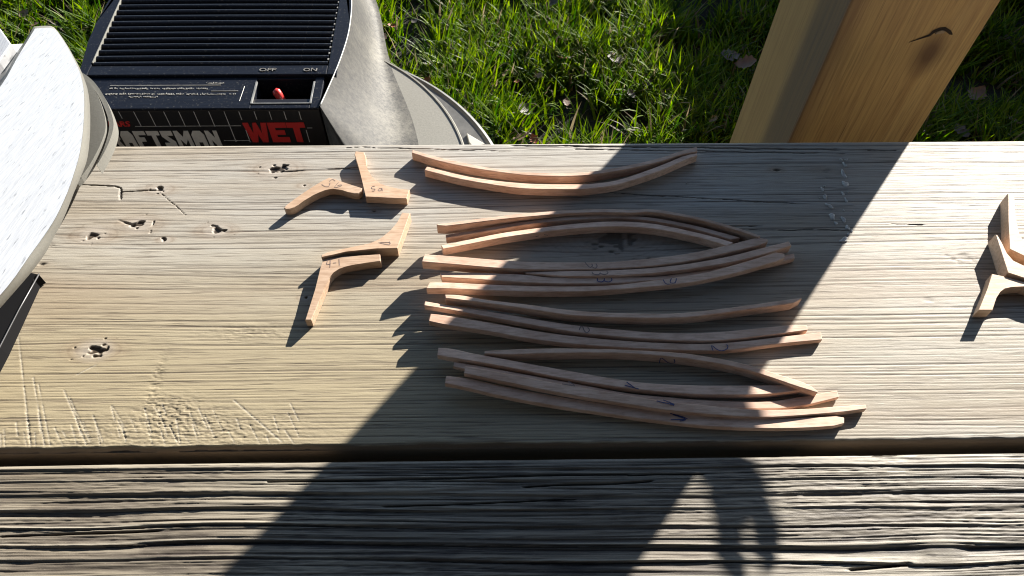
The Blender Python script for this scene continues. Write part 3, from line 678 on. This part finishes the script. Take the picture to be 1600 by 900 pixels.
# ------------------------------------------------------------------ shop vacuum
CX = -.38
M = NT('navy_plastic')
n = M.noise(M.coords((3, 60, 60)), 8, 4, .7); n2 = M.noise(M.coords((1, 1, 1)), 300, 3, .7)
c = M.mix(M.ramp(n, [(.4, (0,)*3), (.7, (1,)*3)]), (.006, .0075, .013), (.011, .014, .022)); c = M.mix(M.ramp(n2, [(.58, (0,)*3), (.8, (1,)*3)]), c, (.085, .082, .075)); M.col(c); M.rough(.45); M.b.inputs['Specular IOR Level'].default_value = .14; MAT_NAVY = M.m
M = NT('dusty_plastic')
n = M.noise(M.coords((1, 1, .5)), 230, 6, .8); n2 = M.noise(M.coords((14, 14, 3)), 1.5, 4, .7); sz = M.n('SeparateXYZ'); tcz = M.n('TexCoord'); M.l(tcz.outputs['Object'], sz.inputs[0])
dust = M.math('ADD', M.ramp(n, [(.35, (0,)*3), (.68, (1,)*3)]), M.math('MULTIPLY', M.ramp(n2, [(.45, (0,)*3), (.72, (1,)*3)]), .6))
c = M.mix(M.math('MULTIPLY', dust, M.ramp(sz.outputs[2], [(.371, (.68,)*3), (.384, (.52,)*3), (.402, (.35,)*3), (.45, (.24,)*3)])), (.022, .022, .023), (.20, .187, .155)); M.col(c); M.rough(.72); M.bump(n, .3, .0006); MAT_DUSTY = M.m
M = NT('dusty_lid'); n = M.noise(M.coords((1, 1, 1)), 350, 5, .75)
M.col(M.mix(M.ramp(n, [(.3, (0,)*3), (.7, (1,)*3)]), (.21, .20, .17), (.28, .266, .228))); M.rough(.5); M.bump(n, .3, .0006); MAT_LID = M.m
MAT_PANEL = plain('black_label', (.012, .010, .010), .35); MAT_GREYPRINT = plain('silver_print', (.62, .60, .56), .5, var=.15); MAT_RED = plain('red_print', (.55, .025, .022), .4); MAT_LINE = plain('white_print', (.5, .5, .5), .5)
MAT_VOID = plain('black_void', (.004, .004, .005), .6); MAT_EMB = plain('worn_emboss', (.22, .21, .19), .5, var=.4)
vac = empty('shop_vacuum', (CX, .75, GROUND)); tag(vac, 'dusty black and navy wet and dry shop vacuum standing on the grass behind the table', 'vacuum cleaner')
DZ = -.2
right = [(-.226, .743), (-.219, .78), (-.212, .822), (-.2065, .87), (-.2055, .91), (-.2085, .96), (-.218, 1.02), (-.24, 1.08), (-.28, 1.115)]
mir = lambda pts: [(2*CX-x, y) for x, y in pts]
LX0, LX1 = -.5345, -.2255   # louvre field
# deck frame: right and left margins
def margin(pts, inner, name):
    bm = bmesh.new(); P = [(x, y) for x, y in pts if y > .80]
    sgn = 1 if inner > CX else -1
    P = [((right[2][0]-.0005) if sgn > 0 else 2*CX-(right[2][0]-.0005), .802)]+P
    rr = [(x, y) for x, y in P if y < 1.1]
    poly = rr + [(inner, rr[-1][1]), (inner, .802)]
    add_prism(bm, poly, DZ-.018, DZ, .0012); return bm_obj(name, bm, MAT_NAVY, vac)
margin(right, LX1+.001, 'deck_margin'); margin(mir(right), LX0-.001, 'deck_margin')
bm = bmesh.new(); add_box(bm, (LX0-.0008, .8025, DZ-.018), (LX1+.0008, .8205, DZ-.0004), .0012); bm_obj('deck_strip', bm, MAT_NAVY, vac)
bm = bmesh.new(); add_box(bm, (LX0, .8208, DZ-.030), (LX1, 1.08, DZ-.016)); bm_obj('vent_floor', bm, MAT_VOID, vac)
lv = None; y = .8275; k = 0
while y < 1.075:
    vs = []; fs = []; ns = 13; L0, L1 = LX0+.0008, LX1-.0008
    prof = [(-.0042, -.010), (-.0042, -.003), (-.003, -.0008), (-.0008, 0), (.0015, -.0005), (.0036, -.003), (.0042, -.010)]
    for i in range(ns):
        t = i/(ns-1); x = L0+(L1-L0)*t; sag = -.0025*(2*t-1)**2
        for dy, dz in prof: vs.append((x, dy, dz+sag*.35))
    m_ = len(prof)
    for i in range(ns-1):
        for q in range(m_-1): fs.append((i*m_+q, (i+1)*m_+q, (i+1)*m_+q+1, i*m_+q+1))
        fs.append((i*m_, i*m_+m_-1, (i+1)*m_+m_-1, (i+1)*m_))
    fs.append(tuple(range(m_))); fs.append(tuple(range((ns-1)*m_, ns*m_))[::-1])
    if lv is None:
        bm = bmesh.new(); bv = [bm.verts.new(v) for v in vs]
        for f in fs: bm.faces.new([bv[i] for i in f])
        lv = bm_obj('louvre', bm, MAT_NAVY, None, smooth=False, origin=(0, 0, 0)); o = lv
    else:
        o = lv.copy(); COL.objects.link(o)
    o.parent = vac; o.location = Vector((0, y, DZ+.0006))-vac.location
    y += .01235; k += 1
# light caught at the louvre gap ends, painted as pale lips
bm = bmesh.new(); y = .8337
while y < 1.07:
    add_box(bm, (LX1-.0020, y-.0020, DZ-.006), (LX1+.0004, y+.0012, DZ-.0006), .0004); y += .01235
bm_obj('vent_lip_glint', bm, plain('pale_edge', (.26, .25, .225), .5), vac)
bm = bmesh.new(); add_box(bm, (LX0-.0012, .826, DZ-.004), (LX0+.0006, 1.07, DZ+.0009), .0004); bm_obj('vent_edge_glint', bm, plain('pale_edge', (.20, .195, .17), .5, var=.3), vac)  # bright left edge, its catch of light put into a paler colour
bm = bmesh.new(); add_tube(bm, [(x+.0003, y, DZ-.0004) for x, y in smooth_line(right[:7], 5)], .0009, 6); bm_obj('pale_deck_edge', bm, plain('pale_edge', (.5, .5, .47), .45), vac, smooth=True)  # right deck edge in a paler colour than the deck
# control strip, one step down, with the switch recess
SZ = DZ-.004; hx0, hx1 = at(398, 140, SZ).x, at(489, 140, SZ).x
hy0, hy1 = at(440, 161, SZ).y, at(440, 123, SZ).y
PF = .7425; xl, xr = 2*CX+.2275, -.2275
bm = bmesh.new(); add_box(bm, (xl, PF, SZ-.03), (hx0, .8022, SZ), .0012); add_box(bm, (hx1, PF, SZ-.03), (xr, .8022, SZ), .0012)
add_box(bm, (hx0-.0001, PF, SZ-.03), (hx1+.0001, hy0, SZ-.0004), .0012); add_box(bm, (hx0-.0001, hy1, SZ-.03), (hx1+.0001, .8021, SZ-.0005), .0012)
bm_obj('control_strip', bm, MAT_NAVY, vac)
bm = bmesh.new(); add_box(bm, (hx0-.003, hy0-.003, SZ-.034), (hx1+.003, hy1+.003, SZ-.0305)); sr = bm_obj('switch_recess', bm, MAT_VOID, vac)
bm = bmesh.new()
for xx in (hx0, hx1): add_box(bm, (xx-.0012, hy0-.001, SZ-.002), (xx+.0012, hy1-.006, SZ+.0009), .0004)
add_box(bm, (hx0-.001, hy0-.0016, SZ-.002), (hx1+.001, hy0+.0002, SZ+.0007), .0004)
bm_obj('recess_lip', bm, plain('pale_edge', (.20, .20, .19), .4, var=.4), vac)
p = at(430, 142, SZ-.004)
bm = bmesh.new(); add_tube(bm, [p+Vector((.012, -.010, -.024)), p+Vector((.009, -.007, -.017)), p+Vector((.005, -.003, -.008)), p+Vector((.001, 0, -.001)), p+Vector((-.001, .001, .001))], [.004, .0045, .0055, .0058, .0035], 12)
bm_obj('switch', bm, plain('red_switch', (.5, .035, .03), .3), vac, smooth=True)
# raised instructions, worn and unreadable
bm = bmesh.new(); rg = random.Random(11)
def ticks(x0, y0, x1, n, hgt):
    for i in range(n):
        if rg.random() < .12: continue
        x = x0+(x1-x0)*i/n; p = at(x, y0+rg.uniform(-.5, .5), SZ); w = rg.uniform(.0009, .0021); h = hgt*rg.uniform(.35, .8)
        if rg.random() < .5: add_box(bm, (p.x-w/2, p.y-h/2, SZ-.0003), (p.x+w/2, p.y+h/2*rg.uniform(-.2, 1), SZ+.0006))
        else: add_box(bm, (p.x-.0004, p.y-h/2, SZ-.0003), (p.x+.0004, p.y+h/2, SZ+.0006)); add_box(bm, (p.x+.0004, p.y-h/2, SZ-.0003), (p.x+w, p.y-h/2+.0008, SZ+.0006))
ticks(172, 138.5, 326, 58, .004); ticks(166, 147, 370, 76, .004); ticks(202, 151.5, 248, 18, .003); ticks(323, 130, 352, 11, .0035)
for x0, y0, x1 in [(172, 134, 345), (330, 142.5, 372)]:
    a, b = at(x0, y0, SZ), at(x1, y0, SZ); add_box(bm, (a.x, a.y-.0004, SZ-.0003), (b.x, a.y+.0004, SZ+.0005))
a, b = at(382, 135, SZ), at(374, 158, SZ); add_tube(bm, [a, b], .0005, 5)
bm_obj('raised_lettering', bm, MAT_EMB, vac)
def text(name, s, size, loc, rot, mat, parent, ext=.0004, sx=1, off=0, shear=0):
    cu = bpy.data.curves.new(name, 'FONT'); cu.body = s; cu.size = size; cu.extrude = ext; cu.offset = off; cu.shear = shear; cu.resolution_u = 3
    t = bpy.data.objects.new(name, cu); COL.objects.link(t)
    dg = bpy.context.evaluated_depsgraph_get(); me = bpy.data.meshes.new_from_object(t.evaluated_get(dg))
    bpy.data.objects.remove(t); o = bpy.data.objects.new(name, me); COL.objects.link(o); me.materials.clear(); me.materials.append(mat)
    o.parent = parent; o.location = Vector(loc)-wloc(parent); o.rotation_euler = rot; o.scale = (sx, 1, 1); return o
p = at(404, 111.5, DZ); text('raised_word', 'OFF', .0085, (p.x, p.y, DZ), (0, 0, 0), MAT_EMB, vac, .0006, 1.5)
p = at(473, 111.5, DZ); text('raised_word', 'ON', .0085, (p.x, p.y, DZ), (0, 0, 0), MAT_EMB, vac, .0006, 1.4)
# front panel with the printing
bm = bmesh.new(); add_box(bm, (xl+.0005, PF-.001, -.31), (xr-.0005, PF+.02, SZ-.0022), .0012); panel = bm_obj('front_panel', bm, MAT_PANEL, vac)
FY = PF-.0012
def fp(x, y): return at_plane_y(x, y, FY)
mv = []; mf = []
def vline(xt, y0, y1, k=.0):
    a = fp(xt, 174); dz = lambda yy: fp(xt, yy).z
    ribbon(mv, mf, [Vector((a.x, FY, dz(y0))), Vector((a.x, FY, dz(y1)))], .0009, Vector((0, -1, 0)))
for x, y0, y1 in [(161, 174, 190), (185, 174, 185), (208.6, 174, 198), (232, 174, 198), (255.6, 174, 198), (279, 174, 198), (302.5, 174, 198), (326, 174, 198), (350, 174, 222), (373, 174, 187), (373, 203, 222), (397, 174, 187), (420.5, 174, 187), (443.5, 174, 187), (467, 174, 187), (470, 203, 222)]: vline(x, y0, y1)
for x0, x1, yy in [(211, 377, 197.3), (480, 488, 199.8), (350, 390, 219.6)]:
    a, b = fp(x0, yy), fp(x1, yy); ribbon(mv, mf, [Vector((a.x, FY, a.z)), Vector((b.x, FY, a.z))], .0009, Vector((0, -1, 0)))
mesh_obj('printed_grid', mv, mf, MAT_LINE, panel)
# block lettering cut as polygons on a unit cell (x right, z up)
LET = {
 'C': [[(0,0),(1,0),(1,.3),(.38,.3),(.38,.72),(1,.72),(1,1),(.22,1),(0,.8)]],
 'R': [[(0,0),(.34,0),(.34,.34),(.5,.34),(.66,0),(1.02,0),(.82,.4),(.98,.52),(.98,.86),(.84,1),(0,1)]],
 'A': [[(0,0),(.34,0),(.34,.3),(.66,.3),(.66,0),(1,0),(1,.76),(.78,1),(.22,1),(0,.76)]],
 'F': [[(0,0),(.36,0),(.36,.36),(.8,.36),(.8,.62),(.36,.62),(.36,.76),(1,.76),(1,1),(0,1)]],
 'T': [[(.32,0),(.68,0),(.68,.74),(1,.74),(1,1),(0,1),(0,.74),(.32,.74)]],
 'S': [[(0,0),(.98,0),(.98,.34),(.45,.72),(1,.72),(1,1),(0,1),(0,.66),(.5,.28),(0,.28)]],
 'M': [[(0,0),(.25,0),(.25,.5),(.5,.15),(.75,.5),(.75,0),(1,0),(1,1),(.72,1),(.5,.62),(.28,1),(0,1)]],
 'N': [[(0,0),(.32,0),(.32,.46),(.68,0),(1,0),(1,1),(.68,1),(.68,.54),(.32,1),(0,1)]],
 'W': [[(.16,0),(.4,0),(.5,.42),(.6,0),(.84,0),(1,1),(.76,1),(.68,.45),(.58,1),(.42,1),(.32,.45),(.24,1),(0,1)]],
 'E': [[(0,0),(1,0),(1,.26),(.36,.26),(.36,.39),(.85,.39),(.85,.62),(.36,.62),(.36,.74),(1,.74),(1,1),(0,1)]]}
def word(name, s, x0, x1, ztop, zbot, mat, gap=.12, widths=None):
    bm = bmesh.new(); n = len(s); ws = widths or [1]*n; tot = sum(ws)+gap*(n-1); u = (x1-x0)/tot; x = x0
    for ch, w in zip(s, ws):
        for pol in LET[ch]:
            f = [bm.verts.new((x+px_*w*u, FY-.00035, zbot+pz*(ztop-zbot))) for px_, pz in pol]; bk = [bm.verts.new((v.co.x, FY+.0003, v.co.z)) for v in f]
            bm.faces.new(f); m_ = len(f)
            for i in range(m_): bm.faces.new((f[i], bk[i], bk[(i+1) % m_], f[(i+1) % m_]))
        x += (w+gap)*u
    return bm_obj(name, bm, mat, panel)
za, zb = fp(260, 204.5).z, fp(260, 230).z
word('printed_word', 'CRAFTSMAN', fp(146, 214).x, fp(342, 214).x, za, zb, MAT_GREYPRINT, .14, [1, 1, 1, .95, 1, .95, 1.25, 1.05, 1])
za, zb = fp(430, 191.5).z, fp(430, 222).z
word('printed_word', 'WET', fp(383, 205).x, fp(478.5, 205).x, za, zb, MAT_RED, .03, [1.25, .95, .95])
p = fp(163, 197.5); text('printed_word', 'SEARS', .0125, (p.x, FY-.0002, p.z), (PI/2, 0, 0), MAT_RED, panel, .0002, 1.0, .0004, .25)
# flared side body: deck edge down to the lid
base = [(-.135, .625), (-.105, .690), (-.108, .745), (-.120, .80), (-.138, .855), (-.157, .91), (-.171, .97), (-.185, 1.04), (-.205, 1.10), (-.25, 1.145)]
top = [(-.2262, .7432), (-.2255, .748), (-.2225, .765), (-.218, .785), (-.2115, .826), (-.206, .87), (-.205, .91), (-.208, .96), (-.2175, 1.02), (-.239, 1.08)]
LZ = -.28
PT = np.linspace(0, 1, 9); PH = [0, .10, .22, .35, .49, .63, .75, .86, 1.0]; PV = [0, .19, .39, .585, .76, .885, .96, .992, 1.0]
def flank(mirror):
    cols = []; T = 14
    col0 = [Vector((-.2262, .7428, DZ-.001-(.105)*i/T)) for i in range(T+1)]
    tl = smooth_line(top, 3); bl = smooth_line(base, 3)
    cols.append(col0)
    for (tx, ty), (bx, by) in zip(tl, bl):
        c = []
        for i in range(T+1):
            t = i/T; h = float(np.interp(t, PT, PH)); zz = DZ-.001-(DZ-LZ)*float(np.interp(t, PT, PV))
            c.append(Vector((tx+(bx-tx)*h, ty+(by-ty)*h, zz)))
        cols.append(c)
    vs = []; fs = []
    for c in cols: vs += [Vector((2*CX-p.x, p.y, p.z)) if mirror else p for p in c]
    for i in range(len(cols)-1):
        for k in range(T):
            q = (i*(T+1)+k, i*(T+1)+k+1, (i+1)*(T+1)+k+1, (i+1)*(T+1)+k); fs.append(q[::-1] if mirror else q)
    return mesh_obj('side_cover', vs, fs, MAT_DUSTY, vac, smooth=True)
flank(False); flank(True)
bm = bmesh.new(); add_prism(bm, [(-.24, 1.082), (-.28, 1.115), (2*CX+.28, 1.115), (2*CX+.24, 1.082)], DZ-.1, DZ-.0005); bm_obj('back_cover', bm, MAT_NAVY, vac)
lcx, lcy = -.348, .677
bm = bmesh.new(); add_lathe(bm, lcx, lcy, [(.001, LZ-.001), (.28, LZ-.001), (.306, LZ-.0012), (.3068, LZ+.0002), (.309, LZ+.0002), (.3105, LZ-.002), (.309, LZ-.06), (.001, LZ-.061)], 128); bm_obj('lid', bm, MAT_LID, vac, smooth=False)
bm = bmesh.new(); add_tube(bm, [(lcx+.3085*math.cos(a_), lcy+.3085*math.sin(a_), LZ-.0012) for a_ in np.linspace(0, 2*PI, 129)], .0011, 6); bm_obj('lid_edge', bm, plain('pale_lid_edge', (.6, .59, .55), .4), vac, smooth=True)  # rim bead coloured paler than the lid
bm = bmesh.new(); add_lathe(bm, lcx, lcy, [(.001, -.352), (.362, -.352), (.366, -.349), (.3705, -.351), (.371, -.37), (.36, -.376), (.335, GROUND+.06), (.33, GROUND+.02), (.001, GROUND+.019)], 128); bm_obj('tank', bm, plain('tank_plastic', (.10, .097, .09), .5, var=.3), vac)
bm = bmesh.new(); a = [at(x, y, -.349) for x, y in [(729, 209), (758, 226), (740, 232), (733, 224)]]; add_prism(bm, a, -.353, -.347, .001); bm_obj('latch', bm, plain('pale_latch', (.5, .48, .42), .5), vac)
for dx, dy in ((.22, .2), (-.22, .2), (.22, -.2), (-.22, -.2)):
    bm = bmesh.new(); add_lathe(bm, lcx+dx, lcy+dy, [(.001, GROUND), (.028, GROUND), (.028, GROUND+.03), (.001, GROUND+.031)], 16); bm_obj('caster', bm, MAT_BLACK, vac)

# ------------------------------------------------------------------ grass and leaves
M = NT('grass_blade')
gcol = M.n('Attribute', attribute_name='tint').outputs['Color']
M.col(gcol); M.rough(.5); M.b.inputs['Specular IOR Level'].default_value = .2
tr = M.n('BsdfTranslucent'); hs = M.n('HueSaturation', i_Saturation=1.1, i_Value=2.2); M.l(gcol, hs.inputs['Color']); M.l(hs.outputs[0], tr.inputs[0])
ms = M.n('MixShader', i_Fac=.42); M.l(M.b.outputs[0], ms.inputs[1]); M.l(tr.outputs[0], ms.inputs[2]); M.l(ms.outputs[0], M.out.inputs[0])
def grass(nb, x0, x1, y0, y1, seed):
    r = np.random.default_rng(seed)
    X = r.uniform(x0, x1, nb*2); Y = r.uniform(y0, y1, nb*2)
    dens = vn(X*9, Y*9, 41)*.6+vn(X*22, Y*22, 42)*.4
    keep = r.random(nb*2) < sst(.34, .56, dens)*.96+.04
    X = X[keep][:nb]; Y = Y[keep][:nb]; n = len(X)
    tall = .7+.6*vn(X*7, Y*7, 43)
    L = r.uniform(.03, .10, n)*tall; w = r.uniform(.0016, .0042, n)
    az = r.uniform(0, 2*PI, n)+1.2*(vn(X*5, Y*5, 44)-.5)*4; lean = r.uniform(.15, 1.15, n); curl = r.uniform(.2, 1.1, n)
    dx, dy = np.cos(az), np.sin(az); sx, sy = -dy, dx
    segs = 4; V = np.zeros((n, segs*2+1, 3))
    px = X.copy(); py = Y.copy(); pz = np.full(n, GROUND-.004); th = lean*.45
    for k in range(segs+1):
        wk = w*(1-(k/segs)**1.7)*(1.0)
        if k < segs:
            V[:, 2*k, 0] = px-sx*wk; V[:, 2*k, 1] = py-sy*wk; V[:, 2*k, 2] = pz
            V[:, 2*k+1, 0] = px+sx*wk; V[:, 2*k+1, 1] = py+sy*wk; V[:, 2*k+1, 2] = pz
        else: V[:, 2*k, 0] = px; V[:, 2*k, 1] = py; V[:, 2*k, 2] = pz
        st_ = L/segs; px = px+dx*np.sin(th)*st_; py = py+dy*np.sin(th)*st_; pz = pz+np.cos(th)*st_; th = th+curl/segs*1.3
    base = np.arange(n)*(segs*2+1)
    quads = np.concatenate([np.stack([base+2*k, base+2*k+1, base+2*k+3, base+2*k+2], -1) for k in range(segs-1)])
    tris = np.stack([base+2*segs-2, base+2*segs-1, base+2*segs], -1)
    me = bpy.data.meshes.new('grass')
    V = V.reshape(-1, 3); V[:, 2] -= GROUND
    me.vertices.add(len(V)); me.vertices.foreach_set('co', V.astype(np.float32).ravel())
    nl = quads.size+tris.size; me.loops.add(nl); me.loops.foreach_set('vertex_index', np.concatenate([quads.ravel(), tris.ravel()]).astype(np.int32))
    np_ = len(quads)+len(tris); me.polygons.add(np_)
    ls = np.concatenate([np.arange(len(quads))*4, len(quads)*4+np.arange(len(tris))*3]).astype(np.int32); me.polygons.foreach_set('loop_start', ls)
    me.update(calc_edges=True); me.polygons.foreach_set('use_smooth', np.ones(np_, bool))
    u = (r.random(n)**1.25)[:, None]; g0 = np.array([.018, .055, .003]); g1 = np.array([.13, .19, .006]); C = g0*(1-u)+g1*u
    straw = r.random(n) < .09; C[straw] = np.array([.13, .105, .065])*r.uniform(.6, 1.3, straw.sum())[:, None]
    C = np.c_[C, np.ones(n)]
    A = me.attributes.new('tint', 'FLOAT_COLOR', 'POINT'); A.data.foreach_set('color', np.repeat(C, segs*2+1, 0).astype(np.float32).ravel())
    me.materials.append(M.m); return me
me = grass(74000, -1.35, 1.5, .80, 1.75, 1)
g = bpy.data.objects.new('grass', me); COL.objects.link(g); g.location = (0, 0, GROUND); tag(g, 'short green lawn grass with dry stalks behind the table', 'grass', kind='stuff')
me = grass(26000, -2.6, 2.8, .2, 3.2, 2)
g2 = bpy.data.objects.new('grass', me); COL.objects.link(g2); g2.location = (0, 0, GROUND-.002); tag(g2, 'lawn grass spreading beyond the table and post', 'grass', kind='stuff')

MAT_LEAF = [plain('dead_leaf_'+nm, c, .65, var=.35) for nm, c in (('rust', (.22, .065, .025)), ('brown', (.12, .07, .04)), ('grey', (.06, .048, .038)), ('tan', (.24, .17, .10)))]
for m_ in MAT_LEAF: m_.node_tree.nodes['Principled BSDF'].inputs['Subsurface Weight'].default_value = 0
def leaf(px, py, size, kind, rot, label, lift=.046):
    p = at(px, py, GROUND+lift); size *= .8; rr = random.Random(int(px*7+py))
    n = 9; vs = []; fs = []; cur = rr.uniform(.3, 1.0)
    for i in range(n):
        t = i/(n-1); w = size*.36*math.sin(PI*min(1, t*1.02+.02))**.8*(1+.25*math.sin(t*24+px)); zc = cur*size*.55*(t-.5)**2*2
        for s in (-1, -.45, .45, 1): vs.append(Vector(((t-.5)*size, s*w, zc+abs(s)*w*(.55*cur)+rr.uniform(-.04, .04)*size)))
    for i in range(n-1):
        for k in range(3): fs.append((i*4+k, i*4+k+1, i*4+k+5, i*4+k+4))
    b = len(vs); vs += [Vector((-.5*size, -.0007, 0)), Vector((-.5*size, .0007, 0)), Vector((-.85*size, .0005, .004)), Vector((-.85*size, -.0005, .004))]; fs.append((b, b+1, b+2, b+3))
    R_ = Matrix.Rotation(rot, 4, 'Z') @ Matrix.Rotation(rr.uniform(-.5, .5), 4, 'X') @ Matrix.Rotation(rr.uniform(-.4, .4), 4, 'Y')
    o = mesh_obj('fallen_leaf', [R_ @ v + p for v in vs], fs, MAT_LEAF[kind], None, smooth=True)
    return tag(o, label, 'leaf', 'fallen leaves on the lawn')
LEAVES = [(878, 92, .034, 0, .4, 'rust coloured dead leaf in the middle of the lawn'), (808, 128, .02, 0, 1.4, 'small rust leaf standing upright in the grass left of the lawn middle'), (598, 60, .036, 1, 1.1, 'brown curled leaf at the top beside the vacuum flank'), (612, 42, .026, 0, .2, 'reddish leaf fragment at the top edge of grass by the vacuum'),
  (648, 34, .026, 2, 2.2, 'grey leaf between grass blades right of the vacuum top'), (672, 104, .042, 2, .6, 'large grey dead leaf beside the vacuum shoulder'), (668, 126, .024, 0, 2.7, 'small orange brown leaf below the grey leaf near the vacuum'), (790, 115, .026, 3, 1.2, 'tan leaf scrap right of the vacuum lid'),
  (843, 118, .024, 3, 2.4, 'pale tan leaf below the rust leaf in the lawn'), (815, 215, .046, 1, .2, 'brown leaf lying against the far table edge'), (835, 218, .03, 0, 1.9, 'reddish leaf at the table edge beside the brown leaf'), (867, 5, .05, 2, .9, 'large pale grey leaf at the top of the view'),
  (962, 92, .05, 2, .1, 'grey green flat leaf in the deep grass'), (1140, 88, .058, 2, .1, 'broad dark leaf in shade left of the post'), (1165, 100, .06, 1, 2.9, 'curled brown leaf touching the shade behind the post'), (1115, 188, .03, 3, .8, 'tan leaf near the table in the shade left of the post'),
  (1010, 130, .028, 2, .3, 'grey leaf scrap in the sunny grass'), (985, 147, .03, 2, 2.2, 'narrow grey leaf in the dark hollow of the lawn'), (885, 160, .026, 1, 1.6, 'brown leaf low in the grass'), (820, 172, .05, 2, .5, 'weathered grey leaf near the table edge'),
  (1525, 150, .06, 1, .7, 'dark brown leaf in the shade right of the post'), (1500, 205, .05, 2, 2.0, 'grey leaf close to the table right of the post'), (1570, 60, .045, 2, 1.2, 'grey leaf at the far right of the shaded lawn'), (1585, 190, .045, 1, .1, 'brown leaf at the right edge by the table'),
  (40, 22, .03, 3, .5, 'tan leaf in the grass behind the silver tool'), (56, 40, .03, 1, 1.8, 'brown leaf just beyond the tip of the silver tool'), (880, 62, .02, 3, 2.0, 'bright tan scrap above the rust leaf'), (700, 200, .02, 1, 1.0, 'brown leaf scrap beside the vacuum tank')]
for L_ in LEAVES: leaf(*L_)

# ------------------------------------------------------------------ beyond the frame: stand-in shapes added to cast the forked and lawn shadows
MAT_CASTER = plain('shadow_caster_grey', (.2, .2, .22), .9, var=.2)
bm = bmesh.new()
def lift(px, py, Y):
    p = at(px, py, 0); d = (Y-p.y)/sd.y
    return p+sd*d
YR = PY+.004
add_tube(bm, [lift(1110, 668, YR+.006), lift(1120, 690, YR), lift(1132, 718, YR), lift(1146, 742, YR), lift(1156, 760, YR)], [.010, .010, .009, .007, .004], 10)
add_tube(bm, [lift(1118, 690, YR+.012), lift(1140, 722, YR+.01), lift(1158, 742, YR+.008), lift(1178, 775, YR+.008), lift(1194, 808, YR+.008), lift(1203, 842, YR+.008), lift(1206, 872, YR+.008), lift(1209, 890, YR+.008)], [.007, .0065, .007, .0062, .0048, .0054, .0036, .001], 10)
add_tube(bm, [lift(1130, 745, YR), lift(1138, 780, YR), lift(1141, 815, YR), lift(1143, 850, YR), lift(1153, 880, YR), lift(1158, 905, YR)], [.006, .006, .0054, .0052, .0045, .003], 10)
tag(bm_obj('unseen_shadow_shape', bm, MAT_CASTER, smooth=True), 'added unseen shape beside the timber post that casts a forked shadow', 'shadow caster')  # unseen form traced back along the sun to give its shadow
a = at(1215, 30, GROUND); b = Vector((a.x, a.y, GROUND))+Vector((sd.x, sd.y, 0)).normalized()*.14+Vector((.10, 0, 0))
box = empty('shade_caster_box', b); tag(box, 'added low timber box out of view that shades the lawn', 'planter')  # unseen box added to shade the grass on the right
for k in range(3):
    bm = bmesh.new(); add_box(bm, (b.x, b.y, GROUND+.002+.118*k), (b.x+3.2, b.y+.04, GROUND+.116+.118*k), .003); bm_obj('side_board', bm, MAT_FRAME, box)
    bm = bmesh.new(); add_box(bm, (b.x, b.y+.0405, GROUND+.002+.118*k), (b.x+.04, b.y+.9, GROUND+.116+.118*k), .003); bm_obj('side_board', bm, MAT_FRAME, box)
bm = bmesh.new(); add_box(bm, (b.x+.042, b.y+.042, GROUND+.001), (b.x+3.19, b.y+.9, GROUND+.32)); bm_obj('soil', bm, plain('dark_soil', (.03, .022, .016), .95, var=.4), box)

MAT_ROOF = plain('dark_blocker_boards', (.05, .045, .042), .85, var=.25)
roof = empty('sky_blocker_roof', (0, -1, 1.653)); tag(roof, 'added roof of boards and rafters out of view that blocks sky light', 'light blocker')  # unseen roof added to block sky light and deepen the shade
bm = bmesh.new(); add_box(bm, (-3, PY-.0, 1.6545), (3, PY+PW, 1.80)); bm_obj('beam', bm, MAT_ROOF, roof)
for k in range(9):
    x = -2.8+.7*k; bm = bmesh.new(); add_box(bm, (x-.019, -3, 1.8005), (x+.019, 1.2, 1.92)); bm_obj('rafter', bm, MAT_ROOF, roof)
bm = bmesh.new(); add_box(bm, (-3, -3, 1.9205), (3, 1.21, 1.94)); bm_obj('roof_deck', bm, MAT_ROOF, roof)

house = empty('sky_blocker_wall', (0, -2.45, GROUND)); tag(house, 'added dark brown timber wall out of view that blocks sky light', 'house wall')  # unseen wall added to cut the sky light from behind the camera
MAT_SIDING = plain('dark_blocker_siding', (.07, .05, .038), .8, var=.25)
for k in range(17):
    bm = bmesh.new(); add_box(bm, (-4.5, -2.48, GROUND+.001+.15*k), (4.5, -2.45+.006*(k % 2), GROUND+.148+.15*k)); bm_obj('siding_board', bm, MAT_SIDING, house)
